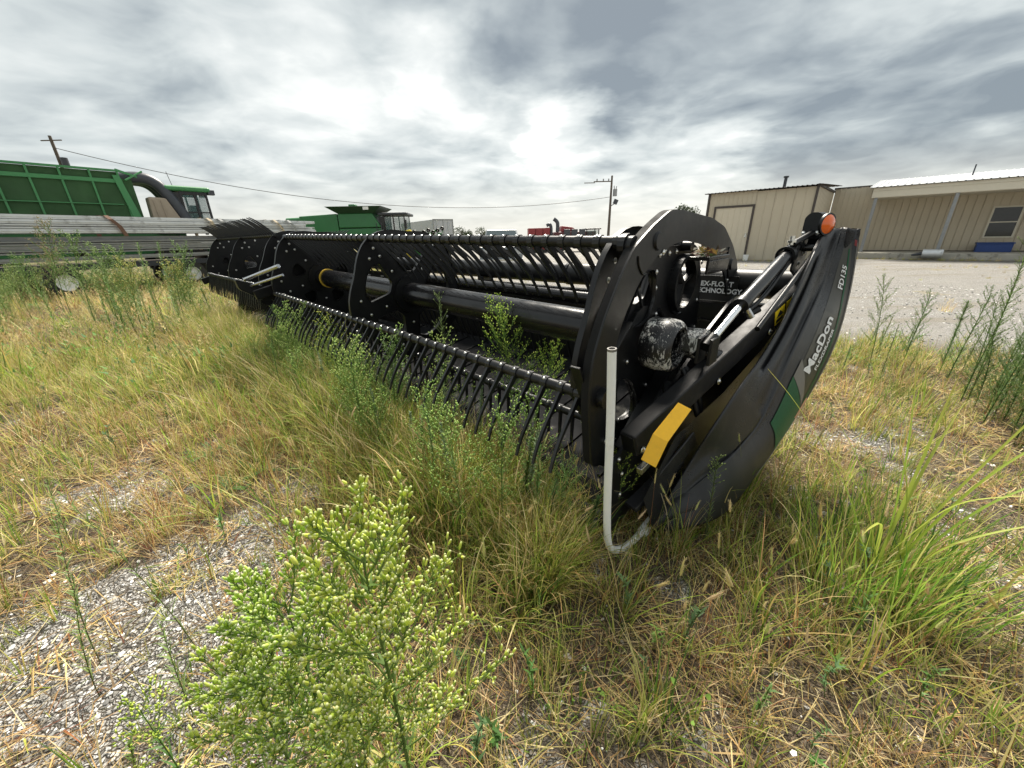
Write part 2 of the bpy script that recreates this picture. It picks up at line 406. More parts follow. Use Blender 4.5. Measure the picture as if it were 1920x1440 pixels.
me = bpy.data.meshes.new('ground'); me.from_pydata(vs_, [], fs)
at = me.color_attributes.new('Zone', 'FLOAT_COLOR', 'POINT'); at.data.foreach_set('color', lc)
me.polygons.foreach_set('use_smooth', [True] * len(fs))
def ground_mat():
    m_ = bpy.data.materials.new('soil_and_gravel'); m_.use_nodes = True; t = NT(m_.node_tree); b = t.n['Principled BSDF']
    b.inputs['Roughness'].default_value = .9; b.inputs['Specular IOR Level'].default_value = .25
    o = t.new('ShaderNodeTexCoord').outputs['Object']
    z = t.new('ShaderNodeAttribute', attribute_name='Zone'); s = t.new('ShaderNodeSeparateColor'); t.l.new(z.outputs['Color'], s.inputs[0])
    lot, bare, big = s.outputs[0], s.outputs[1], s.outputs[2]
    jit = t.vmath('ADD', o, t.vmath('SCALE', t.noise(o, 30, 2, .5, col=True), scale=.03))
    def pebbles(sc):
        cell = t.voro(jit, sc, out='Color'); dist = t.voro(jit, sc, feature='DISTANCE_TO_EDGE')
        r = t.new('ShaderNodeSeparateColor'); t.l.new(cell, r.inputs[0])
        c = t.ramp(r.outputs[0], [(0, (.13, .125, .11)), (.3, (.27, .26, .24)), (.6, (.38, .37, .35)), (.85, (.50, .49, .47)), (1, (.64, .63, .61))])
        gap = t.step(dist, .01, .16)
        return t.mix(gap, (.075, .062, .048), c), gap, dist
    p1, g1, d1 = pebbles(70); p2, g2, d2 = pebbles(27)
    peb = t.mix(t.step(t.noise(o, 9, 3, .5), .55, .62), p1, p2)
    soil = t.ramp(t.noise(o, 45, 6, .7), [(.3, (.040, .030, .022)), (.5, (.10, .078, .055)), (.7, (.20, .165, .12))])
    soil = t.mix(t.step(t.noise(o, 110, 3, .6), .56, .66), soil, (.30, .25, .17))
    # the lot reads as pale crushed stone, with worn tracks and dry weeds
    lotn = t.noise(o, .9, 7, .72)
    mp = t.new('ShaderNodeMapping'); t.l.new(o, mp.inputs[0]); mp.inputs['Rotation'].default_value = (0, 0, R(20)); mp.inputs['Scale'].default_value = (.25, 1.6, 1)
    track = t.step(t.noise(mp.outputs[0], .8, 5, .6), .5, .68)
    lotc = t.mix(.42, t.mix(t.step(t.noise(o, 3.1, 6, .7), .42, .6), t.mix(.5, peb, (.24, .22, .19)), peb), t.mix(lotn, (.22, .21, .19), (.52, .51, .485)))
    lotc = t.mix(t.math('MULTIPLY', track, .75), lotc, (.25, .225, .18))
    lotc = t.mix(t.math('MULTIPLY', t.step(t.noise(o, .35, 6, .7), .60, .66), .55), lotc, (.30, .255, .13))
    nb = t.math('SUBTRACT', t.math('ADD', bare, t.math('MULTIPLY', t.math('SUBTRACT', t.noise(o, 14, 5, .65), .5), 1.0)), .1)
    c = t.mix(t.step(nb, .12, .45), soil, peb)
    field = t.ramp(t.noise(o, 1.3, 6, .7), [(.3, (.05, .055, .02)), (.5, (.13, .12, .05)), (.7, (.22, .18, .09))])
    ln = t.new('ShaderNodeVectorMath', operation='LENGTH'); t.l.new(o, ln.inputs[0])
    c = t.mix(t.step(ln.outputs['Value'], 9, 22), c, field)
    c = t.mix(lot, c, lotc)
    t.l.new(c, b.inputs['Base Color'])
    bn = t.new('ShaderNodeBump'); bn.inputs['Strength'].default_value = .9; bn.inputs['Distance'].default_value = .016
    h = t.math('ADD', t.math('MULTIPLY', t.step(d1, 0, .2), .6), t.math('MULTIPLY', t.step(d2, 0, .25), .6))
    h = t.math('ADD', h, t.math('MULTIPLY', t.noise(o, 60, 4, .6), .8)); t.l.new(h, bn.inputs['Height']); t.l.new(bn.outputs[0], b.inputs['Normal'])
    return m_
me.materials.append(ground_mat())
g = bpy.data.objects.new('ground', me); COL.objects.link(g); props(g, kind='structure')

# ------------------------------------------------------------------ shed
def siding(b, u0, u1, v, z0, z1, rib=.23, depth=.018, out=-1):
    """ribbed sheet in the plane v, face towards -v"""
    pts = []; u = u0
    while u < u1 - .01:
        e = min(u + rib, u1)
        pts += [(u, 0), (e - .05, 0), (e - .038, depth), (e - .012, depth)]; u = e
    pts.append((u1, 0))
    b.grid([[F(a, v + out * d, z) for a, d in pts] for z in (z0, z1)], False)
def siding_v(b, v0, v1, u, z0, z1, rib=.23, depth=.018, out=-1):
    pts = []; v = v0
    while v < v1 - .01:
        e = min(v + rib, v1); pts += [(v, 0), (e - .05, 0), (e - .038, depth), (e - .012, depth)]; v = e
    pts.append((v1, 0))
    b.grid([[F(u + out * d, a, z) for a, d in pts] for z in (z0, z1)], False)
def panels(parent, u0, u1, v, z0, z1, wd, name='wall_panel', m_=WALL):
    """one sheet per panel, with a narrow open seam"""
    n = max(1, round((u1 - u0) / wd)); wdt = (u1 - u0) / n
    b = MB(); siding(b, 0, wdt - .012, v, z0, z1, rib=wdt / 2 - .006 if wd > .35 else wdt - .012)
    me_ = b.mesh(name, m_, F(0, v, 0))
    for i in range(n): inst(name, me_, parent, F(u0 + i * wdt, v, 0))
sh = Thing('storage_shed', 'tan ribbed metal shed with brown trimmed door left of the porch', 'shed', F(6, 25.3, 0))
b = MB(); b.bb(F(3.53, 25.33, 0), F(8.5, 31.5, 3.5)); b.build('inner_wall', WALL, sh)
panels(sh, 3.56, 6.12, 25.3, .02, 3.5, .92); panels(sh, 8.12, 8.46, 25.3, .02, 3.55, .4)
b = MB(); siding(b, 6.12, 8.12, 25.3, 2.85, 3.55); b.build('wall_panel', WALL, sh)
dr = MB(); siding(dr, 6.2, 8.04, 25.28, .03, 2.76, rib=.3); dr.bb(F(6.2, 25.29, .03), F(8.04, 25.32, 2.76)); dp = dr.build('door', DOORM, sh)
b = MB(); b.bb(F(6.27, 25.22, 1.25), F(6.33, 25.26, 1.42)); b.bb(F(6.24, 25.24, 1.2), F(6.36, 25.27, 1.3)); b.build('handle', STEEL, dp)
b = MB(); b.bb(F(6.09, 25.24, .02), F(6.2, 25.33, 2.87)); b.bb(F(8.04, 25.24, .02), F(8.15, 25.33, 2.87)); b.bb(F(6.2, 25.24, 2.76), F(8.04, 25.33, 2.87)); b.build('door_frame', TRIM, sh)
b = MB(); b.bb(F(3.46, 25.22, 0), F(3.56, 25.34, 3.5)); b.build('corner_trim', TRIM, sh)
b = MB(); b.bb(F(8.46, 25.22, 0), F(8.56, 25.34, 3.55)); b.build('corner_trim', TRIM, sh)
b = MB()
pts = []; u = 3.2
while u < 8.75: pts += [(u, 0), (u + .10, 0), (u + .13, .03), (u + .17, .03)]; u += .2
b.grid([[F(a, v, z + d) for a, d in pts] for v, z in ((25.05, 3.55), (31.6, 3.9))], False); b.grid([[F(a, v, z + d - .025) for a, d in pts] for v, z in ((25.05, 3.55), (31.6, 3.9))], False)
b.build('roof', TRIM, sh)
b = MB(); siding_v(b, 25.36, 30.95, 3.5, .02, 3.55, rib=.46); b.build('side_wall', WALL, sh)
b = MB(); b.bb(F(3.42, 25.1, 3.5), F(3.52, 31, 3.6)); b.build('eave_trim', TRIM, sh)
b = MB(); b.tube([F(5.75, 29.4, 3.6), F(5.75, 29.4, 4.42)], .085, 12); b.tube([F(5.75, 29.4, 4.42), F(5.75, 29.4, 4.5)], .14, 12); b.build('chimney', DGREY, sh)
bk = MB(); bk.tube([F(6.02, 25.0, 0), F(6.02, 25.0, .3)], [.12, .15], 12); o = bk.build('bucket', WHITE, None); o.o.rotation_euler = (0, 0, FRAME_ROT); props(o.o, 'small white bucket standing by the shed door', 'bucket')

# ------------------------------------------------------------------ office building with porch
of = Thing('office_building', 'long tan metal building with covered porch, posts and a window', 'building', F(-2, 29, 0))
b = MB(); b.bb(F(-12, 31.02, .3), F(3.44, 40, 3.62)); b.build('inner_wall', WALL, of)
b = MB(); siding(b, 1.6, 3.44, 31, .3, 3.7, rib=.23); b.build('wall_panel', WALL, of)
panels(of, -2.8, 1.6, 31, .34, 3.3, .3); panels(of, -11.2, -3.94, 31, .34, 3.3, .3)
b = MB(); siding(b, -3.94, -2.8, 31, .34, .92, .3); b.build('wall_panel', WALL, of)
b = MB(); siding(b, -3.94, -2.8, 31, 2.4, 3.3, .3); b.build('wall_panel', WALL, of)
def window(parent, ua, ub, v, za, zb):
    f = MB(); w_ = .07
    f.bb(F(ua, v - .05, za), F(ua + w_, v + .02, zb)); f.bb(F(ub - w_, v - .05, za), F(ub, v + .02, zb))
    f.bb(F(ua + w_, v - .05, za), F(ub - w_, v + .02, za + w_)); f.bb(F(ua + w_, v - .05, zb - w_), F(ub - w_, v + .02, zb)); f.bb(F(ua + w_, v - .045, (za + zb) / 2 - .025), F(ub - w_, v + .015, (za + zb) / 2 + .025))
    fr = f.build('window', WFRAME, parent)
    for z0, z1 in ((za + w_, (za + zb) / 2 - .025), ((za + zb) / 2 + .025, zb - w_)):
        p = MB(); p.bb(F(ua + w_, v - .01, z0), F(ub - w_, v, z1)); p.build('pane', WING, fr)
window(of, -3.88, -2.88, 31.0, .93, 2.38); window(of, -7.3, -6.3, 31.0, .93, 2.38)
b = MB(); b.bb(F(1.62, 28.62, 2.98), F(-11.5, 28.72, 3.28)); b.bb(F(1.62, 28.72, 3.02), F(1.52, 31, 3.3)); b.build('fascia', FASC, of)
b = MB(); b.bb(F(1.62, 28.60, 3.285), F(-11.5, 28.74, 3.44)); b.build('gutter', FASC, of)
b = MB(); pts = []; u = -11.7
while u < 1.8: pts += [(u, 0), (u + .17, 0), (u + .19, .025), (u + .23, .025)]; u += .25
b.grid([[F(a, v, z + d) for a, d in pts] for v, z in ((28.5, 3.46), (31.2, 3.78), (35.5, 4.3))], False); b.grid([[F(a, v, z + d - .03) for a, d in pts] for v, z in ((28.5, 3.46), (31.2, 3.78), (35.5, 4.3))], False)
b.build('roof', ROOF, of)
b = MB(); b.bb(F(1.85, 31.0, 3.66), F(3.5, 31.4, 3.76)); b.build('eave_trim', TRIM, of)
b = MB(); b.bb(F(1.5, 28.75, 2.96), F(-11.4, 31, 3.0)); b.build('porch_ceiling', FASC, of)
for u in (1.43, -1.41, -4.25, -7.1, -10): b = MB(); b.bb(F(u - .065, 28.66, .34), F(u + .065, 28.8, 2.97)); b.build('post', POST, of)
b = MB(); b.bb(F(1.75, 28.4, 0), F(-11.8, 31, .3)); b.build('porch_slab', CONC, of, bevel=.02)
b = MB(); b.bb(F(1.6, 30.9, .30), F(-11.2, 30.98, .34)); b.build('base_trim', TRIM, of)
b = MB(); b.tube([F(-1.9, 33, 3.9), F(-1.9, 33, 4.5)], .03, 8); b.build('vent_pipe', DGREY, of)
bx = Thing('storage_bin', 'blue plastic bin on the porch under the window', 'bin', F(-3.3, 30.3, .3))
b = MB(); b.bb(F(-2.75, 30.1, .3), F(-3.9, 30.7, .68)); b.build('bin_body', BLUE, bx, .02); b = MB(); b.bb(F(-2.72, 30.07, .68), F(-3.93, 30.73, .74)); b.build('lid', BLUE, bx, .01)
tk = Thing('metal_drum', 'silver metal drum lying on its side against the porch slab', 'drum', F(-1.2, 28, 0))
b = MB(); b.tube([F(-.9, 28.1, .30), F(-1.6, 28.1, .30)], .2, 20)
for u in (-.95, -1.15, -1.35, -1.55): b.ring(F(u, 28.1, .30), (1, 0, 0), .19, .212, .03, 20)
b.build('drum_body', GALV, tk); b = MB(); b.tube([F(-.55, 28.1, .22), F(-.9, 28.1, .3)], [.04, .09], 10); b.build('spout', DGREY, tk)

# ------------------------------------------------------------------ utility poles and line
def pole(name, label, x, y, h, top):
    t = Thing(name, label, 'utility pole', (x, y, 0), 0)
    b = MB(); b.tube([(x, y, -.3), (x, y, h)], [.15, .085], 10); b.build('pole', WOOD, t)
    return t
t = pole('utility_pole', 'wooden utility pole with transformer and lamp beside the red machines', 9.9, 40, 6.7, 0)
b = MB(); b.bb((8.2, 39.95, 6.18), (9.85, 40.05, 6.26)); b.bb((7.3, 39.96, 6.1), (8.3, 40.04, 6.16)); b.build('crossarm', WOOD, t)
b = MB(); b.tube([(10.28, 40, 4.95), (10.28, 40, 5.55)], .2, 12); b.tube([(10.2, 40, 5.55), (10.15, 40, 5.85)], .04, 6); b.tube([(10.36, 40, 5.55), (10.4, 40, 5.8)], .04, 6); b.build('transformer', POST, t)
b = MB(); b.tube([(9.95, 40, 4.1), (10.3, 39.9, 4.3)], .04, 6); b.box((10.35, 39.85, 4.45), (.36, .3, .4), Matrix.Rotation(.4, 3, 'Y')); b.build('lamp', DGREY, t)
for x in (8.5, 9.1, 9.6):
    b = MB(); b.tube([(x, 40, 6.26), (x, 40, 6.45)], .06, 6); b.build('insulator', POST, t)
t = pole('utility_pole', 'thin wooden utility pole rising behind the green picker basket', -30.8, 30, 8.6, 0)
b = MB(); b.bb((-31.5, 29.97, 8.3), (-30.1, 30.03, 8.36)); b.build('crossarm', WOOD, t)
b = MB(); b.tube([(-30.45, 30, 6.7), (-30.45, 30, 7.3)], .2, 10); b.build('transformer', DGREY, t)
b = MB(); a = Vector((-30.8, 30, 7.9)); c = Vector((9.85, 40, 4.9)); pts = []
for i in range(41):
    k = i / 40; p = a.lerp(c, k); p.z -= 4 * k * (1 - k) * 2.1; pts.append(p)
b.tube(pts, .022, 5); o = b.build('power_line', WIRE, None); props(o.o, 'black power line sagging between the two utility poles', 'cable')
# ------------------------------------------------------------------ machines in the background
def wheel(parent, c, axis, r, wd, rim=YPAINT, name='wheel', lugs=0):
    c = Vector(c); a = Vector(axis).normalized()
    b = MB(); b.ring(c, a, r * .55, r * .98, wd, 28); b.ring(c, a, r * .6, r, wd * .7, 28); x = a.orthogonal().normalized(); y = a.cross(x)
    for i in range(lugs):
        t = 2 * pi * i / lugs; d = x * cos(t) + y * sin(t); b.beam(c + d * r * .9 - a * wd * .45, c + d * r * 1.02 + a * wd * .1, .05, r * .08, d)
    w_ = b.build(name, TYRE, parent)
    b = MB(); b.ring(c, a, r * .12, r * .56, wd * .3, 24); b.ring(c, a, r * .5, r * .58, wd * .9, 24); b.tube([c - a * wd * .3, c + a * wd * .3], r * .14, 10); b.build('rim', rim, w_)
    return w_
def local(rot, org):
    ex = Vector((cos(rot), sin(rot), 0)); ey = Vector((-sin(rot), cos(rot), 0)); o = Vector(org)
    return lambda x, y, z: o + ex * x + ey * y + Vector((0, 0, z))
# things whose geometry is written in their own local axes
class LT(Thing):
    def __init__(s, name, label, cat, loc, rot, group=None):
        s.org = Vector((0, 0, 0)); s.o = bpy.data.objects.new(name, None); COL.objects.link(s.o)
        s.o.location = loc; s.o.rotation_euler = (0, 0, rot); props(s.o, label, cat, group)

# cotton picker: x towards its cab, y away from the camera
cp = LT('cotton_picker', 'green cotton picker with large mesh basket behind the metal purlins', 'harvester', (-15.3, 17.0, 0), math.atan2(.78, .62))
L = 5.2; zb, zt_, zm = 2.35, 4.33, 3.92
for i in range(7):
    x1 = -i * .78 - .1; x0 = x1 - .72
    b = MB(); b.bb((x0, .04, zb), (x1, .07, zm - .05)); b.build('basket_panel', GMESH, cp)
    b = MB(); b.bb((x0, .06, zm + .06), (x1, .08, zt_ - .08)); b.build('basket_panel', GMESH, cp)
    b = MB(); b.bb((x1, -.02, zb), (x1 + .06, .06, zt_)); b.build('basket_rib', GREENL, cp)
b = MB(); b.bb((-5.6, -.03, zm - .06), (0, .07, zm + .07)); b.build('rail', GREENL, cp)
b = MB(); b.bb((-5.6, -.03, zt_ - .07), (0, .07, zt_)); b.build('rail', GREENL, cp)
b = MB(); b.bb((-5.6, -.05, zb + .72), (-.2, .04, zb + .75)); b.build('rail', GREENL, cp)
b = MB(); b.bb((-5.6, -.05, zb - .12), (.1, .1, zb)); b.build('rail', GREENL, cp)
b = MB(); b.bb((-5.6, 2.6, zb), (0, 2.65, zt_ + .15)); b.bb((-5.6, .08, zb), (-5.55, 2.6, zt_)); b.build('rear_basket_wall', GMESH, cp)
b = MB(); b.add([(0, .02, zb), (.25, .02, zb), (-.05, .02, zt_ - .2), (-.25, .02, zt_ - .2), (0, -.06, zb), (.25, -.06, zb), (-.05, -.06, zt_ - .2), (-.25, -.06, zt_ - .2)], [(0, 1, 2, 3), (4, 7, 6, 5), (0, 4, 5, 1), (1, 5, 6, 2), (2, 6, 7, 3), (3, 7, 4, 0)]); b.build('end_post', GREENL, cp)
b = MB(); b.bb((-.05, .1, zb), (.3, 2.6, zt_ - .3)); b.build('basket_end', GMESH, cp)
b = MB(); b.beam((-.1, 0, zt_), (.75, .3, zt_ - .25), .06, .08); b.beam((.1, 0, zt_ - .35), (.75, .3, zt_ + .05), .05, .05); b.build('brace', GREENL, cp)
for y in (.5, 1.0, 1.5):
    b = MB(); pts = crom([(-.3, y, 4.0), (.55, y - .1, 4.15), (1.1, y - .2, 3.95), (1.5, y - .3, 3.2), (1.85, y - .35, 2.2)], 5)
    b.tube(pts, .22, 10); b.build('air_duct', DGREY, cp)
b = MB(); b.add([(.55, 0, 2.0), (1.75, 0, 2.0), (1.2, 0, 3.4), (.62, 0, 3.42)] + [(.55, .6, 2.0), (1.75, .6, 2.0), (1.2, .6, 3.4), (.62, .6, 3.42)], [(0, 1, 2, 3), (7, 6, 5, 4), (0, 4, 5, 1), (1, 5, 6, 2), (2, 6, 7, 3), (3, 7, 4, 0)]); b.build('water_tank', BEIGE, cp, .06)
for x in (.8, 1.05): b = MB(); b.beam((x, -.03, 2.1), (x - .05, -.03, 3.3), .03, .03); b.build('tank_rib', BEIGE, cp)
# cab
cx0, cx1, cz0, cz1 = 1.75, 2.75, 2.35, 3.72
b = MB()
for x in (cx0, cx0 + .5, cx1 - .07):
    for y in (.2, 1.6): b.bb((x, y, cz0), (x + .08, y + .08, cz1))
for y in (.2, 1.6): b.bb((cx0, y + .01, cz0 - .05), (cx1, y + .07, cz0 + .02)); b.bb((cx0, y + .01, cz1 - .12), (cx1, y + .07, cz1)); b.bb((cx0, y + .01, 2.85), (cx1, y + .07, 2.9))
b.bb((cx0 - .45, .22, cz0), (cx0, 1.66, cz1 - .05)); b.build('cab_frame', BLKG, cp)
for x0, x1, z0, z1 in ((cx0 + .1, cx0 + .48, cz0 + .03, cz1 - .14), (cx0 + .6, cx1 - .1, cz0 + .03, cz1 - .14)):
    for y in (.23, 1.63): b = MB(); b.bb((x0, y, z0), (x1, y + .015, z1)); b.build('cab_window', CABG, cp)
b = MB(); b.bb((cx1, .3, cz0), (cx1 + .02, 1.6, cz1 - .1)); b.build('windscreen', CABG, cp)
b = MB(); b.bb((cx0 - .5, .05, cz1), (cx1 + .15, 1.85, cz1 + .2)); b.build('cab_roof', GREENL, cp, .09, seg=3)
for y in (.1, 1.3): b = MB(); b.bb((cx1 + .05, y, cz1 - .1), (cx1 + .3, y + .25, cz1 + .1)); b.build('work_light', DGREY, cp)
b = MB(); b.bb((cx1 - .62, .7, 2.4), (cx1 - .3, 1.2, 3.2)); b.build('seat', BLK, cp)
b = MB(); b.beam((cx1 - .1, .9, 2.4), (cx1 - .4, .9, 2.95), .04, .04); b.ring((cx1 - .42, .9, 2.95), (.7, 0, .7), .15, .18, .02, 14); b.build('steering_wheel', BLK, cp)
b = MB(); b.bb((1.4, -.1, 2.2), (3.3, 1.9, 2.33)); b.build('platform', BLK, cp)
b = MB(); b.tube([(cx0 - .1, .4, cz1 + .15), (cx0 - .18, .4, cz1 + .75)], .012, 5); b.build('antenna', WIRE, cp)
b = MB(); b.bb((-4.8, .3, 1.1), (1.6, 2.4, 2.2)); b.build('chassis', GREEN, cp, .05)
b = MB(); b.bb((2.2, .0, .4), (4.2, 2.5, 1.6)); b.build('picking_head', GREEN, cp, .1)
for y in (.1, 2.4): wheel(cp, (1.2, y, .95), (0, 1, 0), .95, .5, DGREY, lugs=18)
wheel(cp, (-3.9, 1.25, .6), (0, 1, 0), .6, .5, DGREY, lugs=14)

# flatbed trailer
td = Vector((.505, .863, 0)); TROT = math.atan2(td.y, td.x); T0 = Vector((-14.75, 12.0, 0))
tr = LT('flatbed_trailer', 'low dark flatbed trailer in the weeds carrying galvanised purlins', 'trailer', T0, TROT)
b = MB(); b.bb((-4.5, -.06, .82), (9.2, .06, 1.0)); b.build('side_rail', NAVY, tr, .01)
b = MB(); b.bb((-4.5, 1.9, .82), (9.2, 2.02, 1.0)); b.build('side_rail', NAVY, tr, .01)
for i in range(17): b = MB(); b.bb((-4.4 + i * .8, .06, .84), (-4.32 + i * .8, 1.9, .94)); b.build('crossmember', NAVY, tr)
for i in range(10): b = MB(); b.bb((-4.5, .07 + i * .184, .945), (9.2, .07 + i * .184 + .17, .985)); b.build('deck_plank', WOOD, tr)
b = MB(); b.beam((9.2, .2, .85), (11, .95, .75), .1, .14); b.beam((9.2, 1.8, .85), (11, 1.0, .75), .1, .14); b.build('tongue', NAVY, tr)
for x in (.75, 4.2): wheel(tr, (x, -.12, .46), (0, 1, 0), .46, .24, GALV if x > 2 else WHITE); wheel(tr, (x, 2.1, .46), (0, 1, 0), .46, .24, GALV)
b = MB(); b.beam((4.9, -.15, 1.1), (5.55, -.4, .35), .03, .05); b.build('stand_bar', WHITE, tr)
b = MB()
for x in (-3.6, -.5, 2.3, 5.2): b.bb((x, .1, .99), (x + .1, 1.85, 1.1))
b.build('bearer', WOOD, tr)
# purlins: each C channel is a thing in two bundles
def channel_mesh(Ln, h, wd, t=.012):
    b = MB(); b.bb((0, 0, 0), (Ln, t, h)); b.bb((0, t, 0), (Ln, wd, t)); b.bb((0, t, h - t), (Ln, wd, h)); b.bb((0, wd - t, t), (Ln, wd, t + .03)); b.bb((0, wd - t, h - t - .03), (Ln, wd, h - t))
    b.bb((.0, -.02, h * .40), (Ln, 0, h * .60))
    return b
def open_channel(Ln, h, wd, t=.012):
    b = MB(); b.bb((0, wd - t, 0), (Ln, wd, h)); b.bb((0, 0, 0), (Ln, wd - t, t)); b.bb((0, 0, h - t), (Ln, wd - t, h)); b.bb((0, 0, t), (Ln, t, t + .028)); b.bb((0, 0, h - t - .028), (Ln, t, h - t))
    return b
pm = [channel_mesh(11.6, .122, .20).mesh('purlin', GALV), channel_mesh(8.6, .12, .2).mesh('purlin', GALVD), open_channel(11.6, .122, .20).mesh('purlin', GALV), open_channel(8.6, .12, .2).mesh('purlin', GALVD)]
pb = LT('purlin_bundle', 'long bundle of shiny galvanised purlins strapped on top of the load', 'metal bundle', T0 + Vector((0, 0, 0)), TROT)
pl_ = LT('purlin_bundle', 'lower dull grey bundle of purlins resting on the flatbed trailer', 'metal bundle', T0, TROT)
for j in range(4):
    for k in range(5):
        if j == 3 and k > 3: continue
        inst('purlin', pm[2 if j == 1 else 0], pb, (-1.55 + ru(-.08, .08) - (.6 if j == 2 else 0), .1 + k * .24 + ru(-.012, .012) + .05 * (j == 3), 1.95 + j * .138))
for j in range(5):
    for k in range(5):
        if j == 4 and k == 0: continue
        inst('purlin', pm[3 if j in (1, 3) else 1], pl_, (-1.5 + ru(-.1, .1) + (.45 if j < 3 else 0) + (.3 if j == 0 else 0), .08 + k * .25 + ru(-.015, .015) + (.04 if j == 2 else 0), 1.11 + j * .13 + (.10 if j > 0 else 0)))
b = MB()
for x in (-1, 1.5, 4.2, 6.0): b.bb((x, .1, 1.235), (x + .12, 1.3, 1.335))
b.build('spacer', WOOD, pl_)
def strap(x, m_, top, bot, wd=.12):
    b = MB(); pts = [(x, 1.4, bot), (x, 1.38, top), (x, .7, top + .03), (x - .01, .06, top), (x + .06, -.03, top - .12), (x + .22, -.035, (top + bot) / 2), (x + .32, -.03, bot)]
    b.grid([[Vector(p) + Vector((d, 0, 0)) for d in (-wd / 2, wd / 2)] for p in pts], False); b.grid([[Vector(p) + Vector((d, -.012, .006)) for d in (-wd / 2, wd / 2)] for p in pts], False)
    return b
strap(2.35, RUSTY, 2.50, 1.85).build('strap', RUSTY, pb, label='rusty brown strap')
strap(5.35, STRAP, 2.50, 1.3).build('strap', STRAP, pb, label='cream strap with dark print')
strap(5.75, GSTRAP, 2.50, 1.9).build('strap', GSTRAP, pb, label='plain grey strap')
strap(8.0, STRAP, 2.50, 1.9).build('strap', STRAP, pb, label='cream strap near the right end')
strap(8.65, GSTRAP, 2.50, 1.9).build('strap', GSTRAP, pb)

# combine harvester
ch = LT('combine_harvester', 'green combine harvester with flared grain tank behind the reel', 'harvester', (-10.6, 27, 0), R(4))
def hexa(b, lo, hi): b.add([Vector(p) for p in lo + hi], [(3, 2, 1, 0), (4, 5, 6, 7), (0, 1, 5, 4), (1, 2, 6, 5), (2, 3, 7, 6), (3, 0, 4, 7)])
b = MB(); hexa(b, [(-2.35, 0, 1.1), (-.6, 0, 1.1), (-.6, 2.8, 1.1), (-2.35, 2.8, 1.1)], [(-3.05, .1, 3.08), (-.6, .1, 3.2), (-.6, 2.7, 3.2), (-3.05, 2.7, 3.08)]); b.build('rear_panel', GREEN, ch, .06)
b = MB(); hexa(b, [(-.56, -.03, 1.1), (2.3, -.03, 1.1), (2.3, 2.8, 1.1), (-.56, 2.8, 1.1)], [(-.56, .05, 2.28), (2.15, .05, 2.28), (2.15, 2.7, 2.28), (-.56, 2.7, 2.28)]); b.build('side_panel', GREEN, ch, .05)
b = MB(); hexa(b, [(-.56, .05, 2.33), (2.15, .05, 2.33), (2.15, 2.7, 2.33), (-.56, 2.7, 2.33)], [(-.56, .12, 3.2), (1.65, .12, 3.2), (1.65, 2.65, 3.2), (-.56, 2.65, 3.2)]); b.build('upper_side_panel', GREEN, ch, .05)
b = MB(); hexa(b, [(-.55, .1, 3.2), (1.75, .1, 3.2), (1.75, 2.6, 3.2), (-.55, 2.6, 3.2)], [(-1.15, -.4, 3.6), (2.4, -.4, 3.6), (2.4, 3.1, 3.6), (-1.15, 3.1, 3.6)]); b.build('grain_tank', mat('tank_dark_green', (.03, .065, .035), .5, var=.2), ch, .03)
b = MB(); b.bb((-.05, 1, 3.55), (.4, 1.6, 3.82)); b.build('tank_cap', GREEN, ch, .05)
b = MB(); b.bb((1.25, -.37, 3.38), (1.6, -.33, 3.56)); b.build('tank_window', WHITE, ch)
b = MB(); b.tube([(-4.3, 1.2, 2.85), (-2.6, 1.2, 2.9), (-1, 1.2, 2.9)], .2, 12); b.build('unloading_auger', GREEN, ch)
b = MB()
for x in (2.3, 2.9, 3.62):
    for y in (.35, 2.3): b.bb((x, y, 1.2), (x + .08, y + .08, 3.05))
b.bb((2.0, .3, 1.2), (2.35, 2.4, 3.0)); b.bb((2.3, .34, 1.1), (3.7, 2.4, 1.25)); b.build('cab_frame', BLKG, ch)
for x0, x1 in ((2.4, 2.88), (3.0, 3.6)): 
    for y in (.37, 2.33): b = MB(); b.bb((x0, y, 1.3), (x1, y + .02, 3.0)); b.build('cab_window', CABG, ch)
b = MB(); b.bb((3.7, .4, 1.3), (3.72, 2.3, 3.0)); b.build('windscreen', CABG, ch)
b = MB(); b.bb((2.0, .1, 3.05), (3.95, 2.6, 3.22)); b.build('cab_roof', DGREY, ch, .06)
b = MB(); b.bb((3.8, -.15, 2.2), (3.86, .1, 2.75)); b.build('mirror', BLK, ch)
b = MB()
for x in (1.95, 2.25): b.tube([(x, -.3, .6), (x, -.3, 2.6)], .025, 6)
for k in range(6): b.tube([(1.95, -.3, .8 + k * .28), (2.25, -.3, .8 + k * .28)], .02, 6)
b.build('ladder', DGREY, ch)
for y in (-.1, 2.7): wheel(ch, (2.3, y, .95), (0, 1, 0), .95, .6, lugs=18); wheel(ch, (-2, y, .6), (0, 1, 0), .6, .4, lugs=14)
b = MB(); hexa(b, [(3.7, .9, .5), (4.9, .9, .3), (4.9, 1.9, .3), (3.7, 1.9, .5)], [(3.7, .9, 1.3), (4.9, .9, .9), (4.9, 1.9, .9), (3.7, 1.9, 1.3)]); b.build('feeder_house', GREEN, ch, .04)

